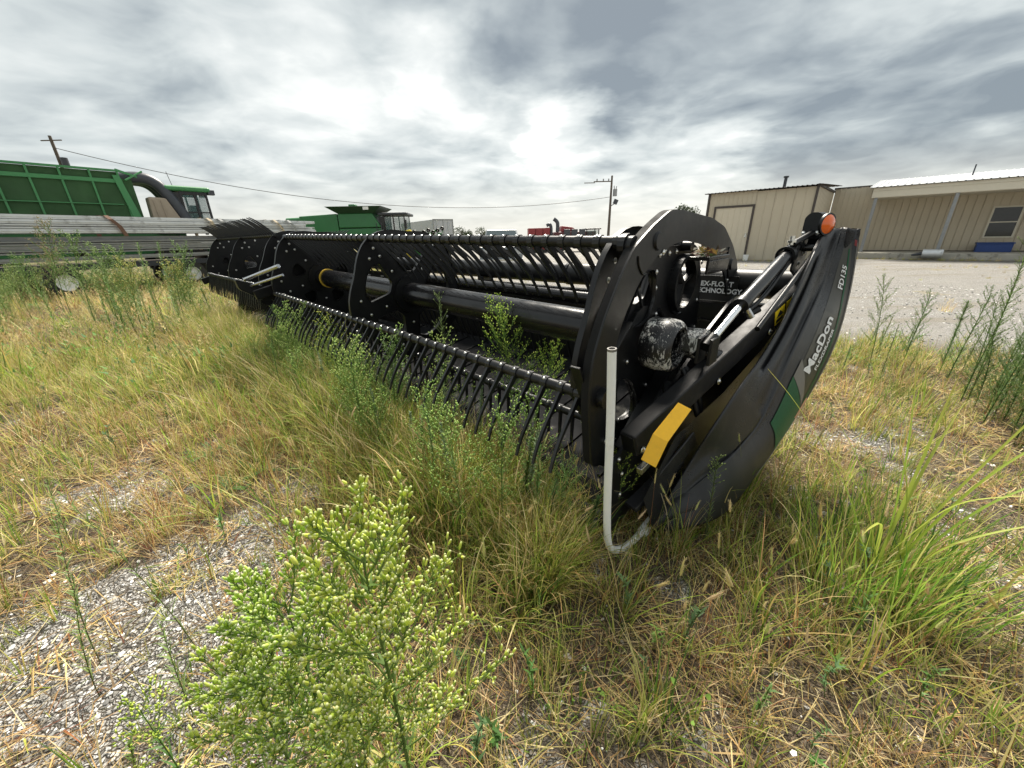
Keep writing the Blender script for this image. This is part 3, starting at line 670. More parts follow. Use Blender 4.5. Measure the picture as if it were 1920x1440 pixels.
# folded row planter
pt = LT('row_planter', 'green and yellow folded row planter beside the combine cab', 'farm implement', (-5.9, 26.5, 0), R(10))
b = MB(); b.bb((-1.3, .5, .9), (1.6, .7, 1.1)); b.beam((-1, .6, 1.0), (1.4, .6, 2.15), .1, .12); b.build('toolbar', GREEN, pt)
for i in range(9):
    x = -1.0 + i * .3; z = 1.5 + .08 * (i % 3) + .03 * i
    b = MB(); b.bb((x - .1, .2, z - .4), (x + .1, .5, z)); b.beam((x, .3, z - .5), (x + .25, .2, z + .28), .05, .05); b.build('row_unit', GREEN if i % 3 else YPAINT, pt, .02)
    b = MB(); c_ = Vector((x + .18, .1, z + .25)); b.ring(c_, (.5, .8, .2), .03, .13, .06, 14); b.build('closing_wheel', BLK, pt)
b = MB(); hexa(b, [(-1.3, .7, 1.3), (-.2, .7, 1.3), (-.2, 1.4, 1.3), (-1.3, 1.4, 1.3)], [(-1.2, .7, 2.0), (-.5, .7, 2.15), (-.5, 1.4, 2.15), (-1.2, 1.4, 2.0)]); b.build('hopper', YPAINT, pt, .05)
for x in (-.8, 1): wheel(pt, (x, 1, .45), (0, 1, 0), .45, .25)

# box van trailer
bt = LT('box_trailer', 'pale grey box trailer standing between combine and pickup', 'trailer', (-6.05, 33, 0), R(0))
b = MB(); hexa(b, [(0, 0, 1.0), (1.75, 0, 1.0), (1.75, 8, 1.0), (0, 8, 1.0)], [(0, 0, 3.0), (1.75, 0, 3.0), (1.75, 8, 3.0), (0, 8, 3.0)])
bt.o.rotation_euler[2] = R(33)
b.build('box_body', VAN, bt, .04)
b = MB(); b.bb((-.02, -.03, 1.0), (.05, .02, 3.02)); b.bb((1.7, -.03, 1.0), (1.77, .02, 3.02)); b.bb((0, -.03, 2.93), (1.75, .02, 3.02)); b.bb((.86, -.025, 1.0), (.9, .01, 2.93)); b.build('door_frame', GALVD, bt)
for x in (.3, 1.3): b = MB(); b.tube([(x, -.05, 1.1), (x, -.05, 2.9)], .02, 6); b.build('door_bar', GALV, bt)
for x in (.1, 1.65): wheel(bt, (x, 1.2, .5), (1, 0, 0), .5, .28, GALV)
b = MB(); b.bb((.1, .3, .85), (1.65, 7.8, 1.0)); b.build('chassis', NAVY, bt)

# pickup
pk = LT('pickup_truck', 'grey pickup truck parked on the gravel behind the reel', 'pickup', (-.35, 20.5, 0), R(180))
b = MB(); pr = [(-.95, .5), (-1.0, .9), (-.92, 1.12), (.92, 1.12), (1.0, .9), (.95, .5)]
b.add([(x, 2.6, z) for x, z in pr] + [(x, -.2, z + .0) for x, z in pr], [tuple(range(6)), tuple(range(11, 5, -1))] + [(i, (i + 1) % 6, 6 + (i + 1) % 6, 6 + i) for i in range(6)]); b.build('bonnet', PICK, pk, .06)
b = MB(); b.bb((-.98, -3, .5), (.98, -.2, 1.2)); b.build('cargo_bed', PICK, pk, .05)
b = MB(); hexa(b, [(-.94, -1.9, 1.12), (.94, -1.9, 1.12), (.94, .9, 1.12), (-.94, .9, 1.12)], [(-.76, -1.6, 1.88), (.76, -1.6, 1.88), (.76, .1, 1.88), (-.76, .1, 1.88)]); b.build('cabin', PICK, pk, .06)
b = MB(); hexa(b, [(-.84, .86, 1.16), (.84, .86, 1.16), (.84, .9, 1.16), (-.84, .9, 1.16)], [(-.7, .14, 1.82), (.7, .14, 1.82), (.7, .2, 1.84), (-.7, .2, 1.84)]); b.build('windscreen', TRUCKG, pk)
b = MB(); b.bb((-.6, 2.58, .68), (.6, 2.64, 1.0)); b.build('grille', BLK, pk)
b = MB(); b.bb((-1, 2.55, .45), (1, 2.72, .62)); b.build('bumper', STEEL, pk, .03)
for s_ in (-1, 1):
    b = MB(); b.bb((s_ * .62, 2.56, .78), (s_ * .93, 2.63, 1.02)); b.build('headlight', VAN, pk, .02)
    b = MB(); b.bb((s_ * 1.0, .5, 1.1), (s_ * 1.25, .62, 1.3)); b.build('mirror', BLK, pk, .02)
    for y in (1.7, -2): wheel(pk, (s_ * .86, y, .38), (1, 0, 0), .38, .25, GALV)

# red machines
rc = LT('grain_cart', 'dull red ribbed grain cart by the utility pole', 'grain cart', (3.0, 40, 0), R(0))
for i in range(3): b = MB(); b.bb((-1.0 + i * .72, 0, 1.4), (-.32 + i * .72, 2.4, 2.3)); b.build('side_panel', RED, rc, .03)
b = MB(); b.bb((-1.03, -.03, 1.3), (1.2, 2.45, 1.4)); b.build('frame', DRED, rc); b = MB(); hexa(b, [(-.5, .4, .7), (.7, .4, .7), (.7, 2, .7), (-.5, 2, .7)], [(-1, 0, 1.3), (1.15, 0, 1.3), (1.15, 2.4, 1.3), (-1, 2.4, 1.3)]); b.build('hopper', RED, rc)
for x in (-.3, .6): wheel(rc, (x, 0, .6), (0, 1, 0), .6, .4, RED)
rm = LT('red_combine', 'dark red harvester with black cabs and curled grey spout', 'harvester', (4.3, 40, 0), R(0))
b = MB(); b.tube(crom([(-.05, .3, 1.2), (-.05, .3, 2.25), (-.2, .3, 2.6), (-.5, .3, 2.5)], 5), .16, 10); b.build('spout', DGREY, rm)
b = MB(); b.tube(crom([(.55, .3, 1.2), (.6, .3, 2.5), (.5, .3, 2.85), (.2, .3, 3.1)], 5), .18, 10); b.build('spout', DGREY, rm)
b = MB(); b.bb((.3, 0, .9), (4.4, 2.2, 1.9)); b.build('body', DRED, rm, .08)
b = MB(); hexa(b, [(.9, .2, 1.9), (2.6, .2, 1.9), (2.6, 2, 1.9), (.9, 2, 1.9)], [(1.0, .3, 2.45), (2.1, .3, 2.3), (2.1, 1.9, 2.3), (1.0, 1.9, 2.45)]); b.build('engine_hood', RED, rm, .05)
b = MB()
for x in (1.2, 1.95, 2.7): b.bb((x, -.06, 1.35), (x + .6, .1, 2.12))
b.build('service_door', DGREY, rm, .02)
b = MB()
for x in (3.4, 4.6): b.bb((x, -.05, 1.2), (x + .08, .05, 2.05)); b.bb((x, 1.8, 1.2), (x + .08, 1.9, 2.05))
b.build('cab_frame', BLK, rm)
b = MB(); b.bb((3.5, -.03, 1.2), (4.6, 0, 2.0)); b.build('cab_window', CABG, rm)
b = MB(); b.bb((3.3, -.15, 2.05), (4.85, 2, 2.16)); b.build('cab_roof', BLK, rm, .03)
for x in (.8, 3.6): wheel(rm, (x, -.1, .7), (0, 1, 0), .7, .5, RED)

# ------------------------------------------------------------------ far trees
LEAFCOL = [(.035, .055, .022), (.05, .075, .03), (.07, .09, .04)]
def tree(label, x, y, h, wd, base=.3, n=1500, group=None):
    t = Thing('broadleaf_tree', label, 'tree', (x, y, 0), 0, group=group)
    b = MB(); b.tube([(x, y, -.2), (x + .1, y, h * .5), (x, y, h * .85)], [wd * .06, wd * .04, wd * .012], 8)
    cl = []
    for i in range(13):
        a = ru(0, 2 * pi); rr = wd * .5 * math.sqrt(rnd()) * .75; zz = h * ru(base, .88)
        cl.append((Vector((x + rr * cos(a), y + rr * sin(a), zz)), wd * ru(.14, .24)))
        b.tube([(x, y, zz * .6), cl[-1][0]], [wd * .02, wd * .006], 5)
    b.build('trunk', BARK, t)
    b = MB(); s_ = wd * .028
    for i in range(n):
        c, r = random.choice(cl); d = Vector((random.gauss(0, 1), random.gauss(0, 1), random.gauss(0, .8))).normalized() * r * ru(.55, 1.08)
        p = c + d; e1 = Vector((random.gauss(0, 1), random.gauss(0, 1), random.gauss(0, 1))).normalized(); e2 = e1.orthogonal().normalized()
        k = s_ * ru(.7, 1.6); b.add([p - e1 * k, p + e2 * k * .6, p + e1 * k, p - e2 * k * .6], [(0, 1, 2, 3)], False, random.choice(LEAFCOL))
    b.build('crown', VEG, t, kind='stuff')
tree('small dark tree left of the pickup, nearer the trailer', -10.3, 90, 3.9, 4.6)
tree('low dark tree just left of the pickup roof', -5.1, 92, 3.3, 4.8)
tree('dark green tree rising behind the shed roof corner', 19.9, 47, 4.75, 3.4, n=2600)
tree('low hazy tree on the horizon between pickup and red cart', 0.8, 110, 2.2, 5)
# ------------------------------------------------------------------ the black draper header
hd = Thing('draper_header', 'long black draper header with reel and lettered end shield', 'combine header', F(4.8, 2.2, 0))
RV, RZ = 1.87, .99                     # reel axis
def lift(u): return .022 * min(max(u - .8, 0), 4.6)
def bat_vz(ang, r=.555): return RV + r * cos(R(ang)), RZ + r * sin(R(ang))
BATS = [195, 267, 339, 51, 123]
# tine outline in a (v, z) plane, starting at the bat axis; d = unit direction
def tine_mesh(direction, curl, Ln=.34, w0=.030, w1=.009, name='tine'):
    d = Vector((0, direction[0], direction[1])).normalized(); pts = []; p = Vector((0, 0, 0)) + d * .02; n = 7; st = Ln / n
    for i in range(n + 1):
        pts.append(p.copy()); k = i / n; a = curl * (k - .25) * 1.4 / n * 2
        d = Vector((0, d.y * cos(a) - d.z * sin(a), d.y * sin(a) + d.z * cos(a))); p = p + d * st
    b = MB(); L_ = []; R_ = []
    for i, q in enumerate(pts):
        t = (pts[min(i + 1, n)] - pts[max(i - 1, 0)]).normalized(); s_ = Vector((0, -t.z, t.y)); wd = w0 + (w1 - w0) * (i / n) ** .8
        L_.append(q + s_ * wd / 2); R_.append(q - s_ * wd / 2)
    poly = L_ + R_[::-1]; m_ = len(poly); T_ = .013
    vs_ = [p + Vector((-T_ / 2, 0, 0)) for p in poly] + [p + Vector((T_ / 2, 0, 0)) for p in poly]
    fs = []
    for i in range(n): fs += [(i, i + 1, m_ - 2 - i, m_ - 1 - i), (m_ + i, m_ + m_ - 1 - i, m_ + m_ - 2 - i, m_ + i + 1)]
    fs += [(i, m_ + i, m_ + (i + 1) % m_, (i + 1) % m_) for i in range(m_)]
    b.add(vs_, fs)
    b.ring((0, 0, 0), (1, 0, 0), .024, .031, .034, 12)             # clip that wraps the bat
    b.cur = 1; b.dome((0, -pts[0].z * .0 + cos(2.2) * .03, sin(2.2) * .03), (0, cos(2.2), sin(2.2)), .008, .007, 6)
    return b.mesh(name, [TIN, BOLT])
DIRS = {195: ((-.22, -.30), .55), 267: ((.0, -1), .3), 339: ((.35, -1), .25), 51: ((.85, -.65), -.45), 123: ((.72, -.78), -.45)}
SP = .098
def build_bat(ang, u0, u1, dirs, r=.57, single=True, dz=0., Ln=.34):
    v, z = bat_vz(ang, r); z += dz
    b = MB(); b.tube([F(u0, v, z + lift(u0)), F(u1, v, z + lift(u1))], .026, 14)
    bat = b.build('reel_bat', BLK, hd)
    tm = tine_mesh(*dirs, Ln=Ln); n = int((u1 - u0 - .08) / SP)
    if single:
        for i in range(n):
            u = u0 + .07 + i * SP; inst('tine', tm, bat, F(u, v, z + lift(u)), Matrix.Rotation(R(ru(-1.2, 1.2)), 3, 'X'))
    else:
        b = MB(); vs0 = [vv.co.copy() for vv in tm.vertices]; fs0 = [tuple(p.vertices) for p in tm.polygons]
        for i in range(n): u = u0 + .07 + i * SP; o = F(u, v, z + lift(u)); b.add([o + c for c in vs0], fs0)
        b.build('tine_row', TIN, bat, kind='stuff')
    return bat
for a in BATS: build_bat(a, .80, 5.22, DIRS[a], Ln=.42 if a in (51, 123) else .36, single=a in (195, 51, 123, 339, 267) )
# left half of the reel: turned a little further round, its upper rake stands up
LB = [(190, ((-.25, -1), .4), 1), (118, ((-.75, .62), .5), 1), (46, ((.6, .3), .3), 0), (334, ((.4, -1), .2), 0), (262, ((.1, -1), .2), 0)]
SP = .105
for a, d, s_ in LB: build_bat(a, 5.62, 9.2, d, single=bool(s_), Ln=.30)
# centre tube, rings
def rtube(u0, u1, r): b = MB(); b.tube([F(u0, RV, RZ + lift(u0)), F((u0 + u1) / 2, RV, RZ + lift((u0 + u1) / 2)), F(u1, RV, RZ + lift(u1))], r, 40, False); return b
rt = rtube(.9, 5.15, .102).build('reel_tube', BLKG, hd)
b = MB(); b.ring(F(4.95, RV, RZ + lift(4.95)), (1, 0, 0), .10, .112, .03, 32); b.build('yellow_ring', ORING, rt)
for u in (.98, 3.2): b = MB(); b.ring(F(u, RV, RZ + lift(u)), (1, 0, 0), .10, .125, .02, 32); b.build('flange', BLK, rt)
rt = rtube(5.66, 9.15, .102).build('reel_tube', BLKG, hd)
b = MB(); b.ring(F(8.9, RV, RZ + lift(8.9)), (1, 0, 0), .10, .112, .03, 32); b.build('yellow_ring', ORING, rt)
# cam discs (spoked plates) along the reel
def disc_outline(r1, r2, off, n=60):
    return [((r2 + (r1 - r2) * abs(cos((t - R(off)) * 2.5)) ** 1.6) * cos(t), (r2 + (r1 - r2) * abs(cos((t - R(off)) * 2.5)) ** 1.6) * sin(t)) for t in [2 * pi * i / n for i in range(n)]]
def pocket(a0, r0, r1, h0, h1, n=6):
    """rounded window of the disc around angle a0 (deg)"""
    pts = []
    for s_, r, h in ((1, r1, h1), (-1, r0, h0)):
        rng = [-h + 2 * h * i / n for i in range(n + 1)]
        if s_ < 0: rng = rng[::-1]
        for k, a in enumerate(rng):
            e = 1 - .10 * s_ * (abs(a) / h) ** 4; pts.append((r * e * cos(R(a0 + a)), r * e * sin(R(a0 + a))))
    return pts
BOLTM = MB().dome((0, 0, 0), (1, 0, 0), .0105, .009, 8).ring((.001, 0, 0), (1, 0, 0), .0, .0135, .003, 10).mesh('bolt', BOLT)
def bolts(parent, pts, u, side=1):
    for v, z in pts: inst('bolt', BOLTM, parent, F(u, v, z), Matrix.Rotation(0 if side > 0 else pi, 3, 'Z') @ Matrix.Rotation(ru(0, 6), 3, 'X'))
def disc(u, off, rr=.585, nb=True, th=.012, hs=1., fl=.014, ho=None):
    zc = RZ + lift(u); b = MB(); hol = [pocket((off + 36 if ho is None else ho) + 72 * k, .20, .20 + .23 * hs, 15 * hs, 25 * hs) for k in range(5)]
    b.prism(disc_outline(rr, rr - .055, off), lambda p, q, t: F(u + t, RV + p, zc + q), -th / 2, th / 2, hol)
    dd = b.build('cam_disc', BLK, hd, .002)
    b = MB(); b.ring(F(u, RV, zc), (1, 0, 0), .10, .165, .07, 28)
    ol = disc_outline(rr + .001, rr - .054, off)
    b.grid([[F(u + t, RV + p, zc + q) for p, q in ol + ol[:1]] for t in (-fl, fl)], True)
    for h in hol: b.grid([[F(u + t, RV + p, zc + q) for p, q in h + h[:1]] for t in (-.018, .018)], True)
    b.build('rim_flange', BLK, dd)
    if nb:
        pts = []
        for k in range(5):
            a = R(off + 72 * k)
            for r in (.50, .42, .26): pts.append((RV + r * cos(a + .06), zc + r * sin(a + .06)))
            for s_ in (.24, -.24): pts.append((RV + .47 * cos(a + s_), zc + .47 * sin(a + s_)))
        bolts(dd, pts, u - th / 2 - .001)
    return dd
disc(.895, 195, hs=1.15, ho=104); disc(3.12, 195); disc(5.17, 195, hs=.6)
disc(5.68, 190, hs=.5); disc(7.35, 190, hs=.7); disc(9.17, 190, hs=.5)
# solid backing shields on the dark discs between the two reel halves
for u, off in ((5.30, 195), (9.24, 190)):
    b = MB(); zc = RZ + lift(u); b.prism(disc_outline(.56, .5, off), lambda p, q, t: F(u + t, RV + p, zc + q), -.006, .006); s_ = b.build('cam_cover', BLK, hd)
    bolts(s_, [(RV + .45 * cos(R(a)), zc + .45 * sin(R(a))) for a in range(0, 360, 24)], u - .01)

# arched outer shield plates at the near end
def plate(name, outline, u, th, parent, holes=(), m_=BLK, flange=0., bevel=.003, **k):
    b = MB(); b.prism(outline, lambda p, q, t: F(u + t, p, q), -th / 2, th / 2, holes)
    if flange: b.grid([[F(u + t, p, q) for p, q in outline + outline[:1]] for t in (0, flange)], False)
    return b.build(name, m_, parent, bevel, **k)
def rnd_poly(P_, r=.03, n=4):
    out = []; k = len(P_)
    for i in range(k):
        a, b, c = Vector(P_[i - 1]), Vector(P_[i]), Vector(P_[(i + 1) % k]); d1 = (a - b); d2 = (c - b); q = min(r, d1.length * .45, d2.length * .45)
        p1 = b + d1.normalized() * q; p2 = b + d2.normalized() * q
        for j in range(n + 1): t = j / n; out.append(tuple((p1 * (1 - t) ** 2 + b * 2 * t * (1 - t) + p2 * t * t)))
    return out
arch = rnd_poly([(1.30, .50), (1.25, .83), (1.25, .97), (1.27, 1.06), (1.32, 1.17), (1.39, 1.28), (1.46, 1.38), (1.53, 1.455), (1.68, 1.535), (1.84, 1.60), (1.98, 1.603), (2.40, 1.575), (2.64, 1.53), (2.87, 1.42), (3.04, 1.30), (3.14, 1.15), (3.13, .95), (3.04, .78),
                 (2.97, 1.04), (2.82, 1.22), (2.67, 1.33), (2.48, 1.405), (2.28, 1.445), (2.06, 1.465), (1.90, 1.45), (1.73, 1.40), (1.60, 1.31), (1.50, 1.19), (1.44, 1.08), (1.42, .95), (1.42, .84), (1.46, .66), (1.46, .46)], .04)
ap = plate('arch_shield', arch, .78, .010, hd, flange=-.0)
b = MB(); edge = [(1.46, .46), (1.30, .50), (1.25, .83), (1.25, .97), (1.27, 1.06), (1.32, 1.17), (1.39, 1.28), (1.46, 1.38), (1.53, 1.455), (1.68, 1.536), (1.84, 1.602), (1.98, 1.605), (2.40, 1.577), (2.64, 1.532), (2.87, 1.422), (3.04, 1.302), (3.14, 1.15)]
e2 = rnd_poly(edge, .05)[5:-5]
b.grid([[F(.785 + t, p, q) for p, q in e2] for t in (0, .035)], False); o = b.build('edge_flange', DULL, ap)
b = MB(); sc = rnd_poly([(1.93, 1.585), (1.60, 1.43), (1.55, 1.36), (1.66, 1.28), (1.90, 1.30), (2.0, 1.36)], .03); 
b = MB(); b.tube([F(.772, p, q) for p, q in rnd_poly([(1.56, 1.46), (1.56, 1.38), (1.62, 1.33), (1.66, 1.345)], .04)[5:-5]], .004, 6); b.tube([F(.772, p, q) for p, q in rnd_poly([(2.80, 1.45), (2.77, 1.38), (2.86, 1.24), (2.93, 1.14)], .04)[5:-5]], .004, 6); b.build('seam', BLKG, ap)
for v, z, r in ((1.735, 1.47, .042), (2.90, 1.30, .038)):
    b = MB(); b.tube([F(.776, v, z), F(.764, v, z)], [r, r * .86], 24); b.build('round_cap', BLK, ap, .003)
bolts(ap, [(1.80, 1.42), (2.86, 1.20), (1.40, .60), (1.34, .82), (3.08, .88)], .772)
# inner end plate with windows, behind the arch
ep = rnd_poly([(1.50, .36), (1.46, .70), (1.56, 1.10), (1.74, 1.34), (2.0, 1.44), (2.46, 1.44), (2.60, 1.26), (2.66, .9), (2.62, .45), (2.3, .30), (1.8, .28)], .08)
hl = [rnd_poly([(1.61, 1.09), (1.66, 1.17), (1.73, 1.27), (1.80, 1.33), (1.87, 1.34), (1.91, 1.30), (1.92, 1.18), (1.86, 1.09), (1.78, 1.07)], .03), rnd_poly([(2.08, 1.20), (2.12, 1.36), (2.38, 1.38), (2.52, 1.26), (2.44, 1.08), (2.20, 1.05)], .07),
      rnd_poly([(1.60, .84), (1.74, .80), (1.86, .62), (1.80, .44), (1.60, .44)], .06), rnd_poly([(2.06, .80), (2.40, .82), (2.56, .62), (2.36, .46), (2.06, .5)], .07)]
ip = plate('reel_end_plate', ep, .86, .012, hd, hl)
b = MB()
for h in hl: b.grid([[F(.86 + t, p, q) for p, q in h + h[:1]] for t in (-.022, .022)], True)
b.tube([F(.845, p, q) for p, q in [(2.0, 1.12), (2.25, .92), (2.6, .85)]], .012, 6)
b.build('window_rim', BLKG, ip)
bolts(ip, [(1.93, 1.32), (1.94, 1.24), (1.98, 1.10), (1.98, .99), (1.99, .80), (1.86, .38), (2.0, 1.42), (2.56, 1.33), (2.57, 1.10), (2.60, .92), (1.70, .90), (1.56, .62), (1.62, .37), (1.95, .70), (2.16, .94), (1.95, 1.40), (2.06, 1.405), (2.15, 1.41), (1.55, .92)], .851)
b = MB(); b.ring(F(.84, 2.25, 1.235), (1, 0, 0), .135, .16, .06, 36)
for a in (20, 140, 260): b.beam(F(.84, 2.25, 1.235), F(.84, 2.25 + .145 * cos(R(a)), 1.235 + .145 * sin(R(a))), .02, .03, (1, 0, 0))
b.build('drive_wheel', BLK, ip)
b = MB(); b.bb(F(.70, 2.22, 1.36), F(.84, 2.56, 1.38)); b.bb(F(.70, 2.22, 1.29), F(.715, 2.56, 1.36)); bk_ = b.build('bracket_shelf', BLKG, hd, .003)
b = MB()
for i in range(70):
    p = F(ru(.71, .83), ru(2.23, 2.5), 1.385 + ru(0, .035)); d = Vector((random.gauss(0, 1), random.gauss(0, 1), random.gauss(0, .5))).normalized() * .025
    q = d.orthogonal().normalized() * .009; b.add([p - d, p + q, p + d, p - q], [(0, 1, 2, 3)], False, random.choice([(.40, .24, .06), (.10, .15, .05), (.36, .28, .08), (.16, .08, .05), (.3, .3, .24), (.12, .09, .06)]))
o = b.build('leaf_litter', VEG1, None, kind='stuff'); o.o.rotation_euler = (0, 0, FRAME_ROT); props(o.o, 'orange and green fallen leaves on the bracket under the arch')
# reel motor hub, splashed with white
b = MB(); pr = [(.84, .120), (.83, .135), (.76, .138), (.70, .132), (.685, .122), (.675, .10)]
n = 9; rows = []
for k, (u, r) in enumerate(pr):
    rows.append([F(u, 1.90 + r * cos(2 * pi * j / 28) * 1.02, .965 + r * sin(2 * pi * j / 28)) for j in range(29)])
b.grid(rows, True); hub = b.build('motor_cover', SPLASH, hd)
b = MB(); n = 6; hx_ = [(2.06 + .075 * cos(2 * pi * j / 6 + .4), .95 + .085 * sin(2 * pi * j / 6 + .4)) for j in range(6)]
b.prism(hx_, lambda p, q, t: F(t, p - (t - .7) * .2, q), .60, .72); b.build('motor_housing', SPLASH, hub, .008)
b = MB(); b.tube(crom([F(.64, 2.04, .945), F(.58, 2.08, .90), F(.545, 2.14, .875), F(.53, 2.20, .855)], 5), [.048] * 6 + [.046] * 6 + [.043] * 4, 18); b.build('elbow', BLKG, hub)
b = MB(); b.tube(crom([F(.55, 1.95, .60), F(.60, 1.93, .75), F(.66, 1.95, .84)], 5), .016, 8); b.tube(crom([F(.55, 2.0, .58), F(.57, 1.96, .72), F(.66, 1.99, .84)], 5), .014, 8); b.build('hydraulic_hose', BLK, hub)
# bearing stub of the lower bat
v, z = bat_vz(195); b = MB(); b.tube([F(.82, v, z), F(.74, v, z)], .045, 16)
for u in (.85, .875, .90): b.ring(F(u, v, z), (1, 0, 0), .02, .042, .012, 16)
b.build('bat_bearing', BLK, hd)
v, z = bat_vz(123); b = MB(); b.tube([F(.86, v, z), F(.80, v, z)], .040, 16); b.ring(F(.84, v, z), (1, 0, 0), .03, .05, .03, 16); b.build('bat_bearing', BLK, hd)
b = MB(); b.beam(F(.835, 1.32, .87), F(.835, 1.62, 1.12), .012, .07, (1, 0, 0)); b.beam(F(.835, 1.30, .84), F(.835, 1.22, 1.0), .012, .05, (1, 0, 0)); b.build('cam_arm', BLK, hd, .003)

# reel arm with cylinder and lamp
A0, A1 = F(.68, 1.45, .60), F(.34, 3.10, 1.235)
b = MB(); b.beam(A0, A1, .085, .12); arm = b.build('reel_arm', ARMP, hd, .008)
b = MB(); dA = (A1 - A0).normalized(); b.beam(A0 - dA * .004, A0 + dA * .006, .075, .105); b.build('end_cap', BLK, arm)
def on_arm(t, du=0, dz=0): p = A0.lerp(A1, t); return p + Vector((-du, 0, dz))
# yellow warning labels on the arm's outer side
sA = dA.cross(Vector((0, 0, 1))).normalized()
if sA.x < 0: sA = -sA
upA = sA.cross(dA); upA = upA if upA.z > 0 else -upA
def on_side(t, h, off=.0435): return A0.lerp(A1, t) + sA * off + upA * h
for ta, tb in ((.675, .735), (.745, .805)):
    b = MB(); b.add([on_side(ta, -.040), on_side(tb, -.040), on_side(tb, .048), on_side(ta, .048)] + [on_side(ta, -.040, .0455), on_side(tb, -.040, .0455), on_side(tb, .048, .0455), on_side(ta, .048, .0455)], [(0, 1, 2, 3), (4, 5, 6, 7), (0, 1, 5, 4), (2, 3, 7, 6)]); lb_ = b.build('warning_label', YDEC, arm)
    b = MB(); m_ = (ta + tb) / 2; b.add([on_side(ta + .008, .0, .0465), on_side(tb - .008, .0, .0465), on_side(m_, .038, .0465)], [(0, 1, 2)]); b.add([on_side(ta + .008, -.03, .0465), on_side(tb - .012, -.03, .0465), on_side(tb - .012, -.01, .0465), on_side(ta + .008, -.01, .0465)], [(0, 1, 2, 3)]); b.build('symbol', BDEC, lb_)
BM2 = MB().dome((0, 0, 0), (1, 0, 0), .014, .012, 8).ring((.001, 0, 0), (1, 0, 0), .0, .019, .004, 12).mesh('bolt', BOLT)
def bolt2(parent, p): inst('bolt', BM2, parent, p)
for t, h in ((.645, -.045), (.785, .052), (.02, -.04), (.36, -.055), (.90, .0), (.96, .03)): bolt2(arm, on_side(t, h, .046))
# cylinder
b = MB(); c0, c1 = F(.52, 2.25, 1.145), F(.455, 2.98, 1.41); b.tube([c0, c1], .036, 20); cyl = b.build('cylinder_barrel', BLKG, hd)
d_ = (c1 - c0).normalized()
b = MB(); b.tube([c0 - d_ * .012, c0 + d_ * .03], .040, 20); b.tube([c1 - d_ * .03, c1 + d_ * .02], .040, 20); b.build('gland', BLK, cyl)
b = MB(); b.tube([F(.545, 1.96, 1.02), c0], .019, 16); b.build('cylinder_rod', CHROME, cyl)
b = MB(); b.tube([F(.555, 1.90, .985), F(.545, 1.97, 1.025)], .028, 12); b.bb(F(.52, 1.88, .90), F(.535, 1.99, 1.03)); b.bb(F(.575, 1.88, .90), F(.59, 1.99, 1.03)); b.build('clevis', BLK, cyl, .003)
b = MB(); b.tube(crom([c0 + Vector((.02, .02, -.05)), F(.47, 2.5, 1.17), F(.45, 2.75, 1.29), F(.44, 2.9, 1.36)], 6), .011, 8); b.tube(crom([F(.50, 2.30, 1.13), F(.50, 2.33, 1.085), F(.46, 2.38, 1.11)], 4), .017, 8); b.build('hydraulic_hose', BLK, cyl)
b = MB(); b.tube([F(.50, 2.285, 1.12), F(.475, 2.31, 1.075)], .018, 8); b.build('fitting', STEEL, cyl)
b = MB(); b.tube([F(.425, 2.25, 1.03), F(.36, 3.0, 1.37)], .014, 10); b.build('steel_line', BLK, hd)
# bracket cluster under the lamp
b = MB(); pl3 = rnd_poly([(2.82, 1.28), (2.90, 1.40), (3.06, 1.48), (3.22, 1.47), (3.24, 1.36), (3.05, 1.22)], .03)
b.prism(pl3, lambda p, q, t: F(.43 + t, p, q), -.006, .006); b.prism(pl3, lambda p, q, t: F(.35 + t, p, q), -.006, .006); br = b.build('pivot_bracket', BLK, hd, .003)
for p in (F(.425, 2.98, 1.31), F(.42, 3.05, 1.37), F(.34, 2.97, 1.30), F(.34, 3.10, 1.36), F(.34, 3.18, 1.44)): bolt2(br, p)
b = MB(); b.tube([F(.46, 3.02, 1.40), F(.32, 3.02, 1.40)], .022, 14); b.tube([F(.34, 2.98, 1.36), F(.31, 3.2, 1.49)], .02, 12); b.build('pivot_pin', BLKG, br)
b = MB(); b.tube([F(.462, 2.86, 1.42), F(.462, 2.86, 1.47)], .014, 8); b.ring(F(.462, 2.86, 1.44), (0, 0, 1), 0, .024, .012, 6); b.build('nut', BOLT, br)
b = MB(); b.ring(F(.47, 2.84, 1.36), (.2, 1, .1), .040, .054, .035, 20); b.build('hose_clamp', BLK, br)
lm = MB(); lm.tube([F(.455, 2.86, 1.425), F(.405, 3.02, 1.475), F(.392, 3.06, 1.49)], .017, 12); lmp = lm.build('marker_lamp', BLK, hd)
lp = rnd_poly([(-.066, -.075), (-.066, .06), (-.03, .088), (.03, .088), (.066, .06), (.066, -.075)], .02)
LC = F(.392, 3.07, 1.518); rotL = Matrix.Rotation(R(-28), 3, 'Z')
b = MB(); b.prism(lp, lambda p, q, t: LC + rotL @ Vector((p * .85, t, q * .92)), -.03, .025); b.build('lamp_housing', BLK, lmp, .006)
LCL = LC + rotL @ Vector((.055, .0, .012))
b = MB(); b.tube([LCL, LCL + rotL @ Vector((.014, 0, 0))], .062, 24); b.build('lens_bezel', BLK, lmp, .004)
b = MB(); b.dome(LCL + rotL @ Vector((.012, 0, 0)), rotL @ Vector((1, 0, 0)), .055, .022, 20); b.build('amber_lens', AMBER, lmp)
b = MB(); b.prism([(-.04, -.14), (.02, -.14), (.02, -.05), (-.04, -.05)], lambda p, q, t: LC + rotL @ Vector((p + .02, t - .005, q)), -.005, .005); b.build('lamp_bracket', BLK, lmp)
for x, z in ((-.045, -.035), (.04, -.035), (.03, -.125)): inst('bolt', BOLTM, Part(lmp.o, lmp.org), LC + rotL @ Vector((x, -.031, z)), (rotL @ Matrix.Rotation(-pi / 2, 3, 'Z')))
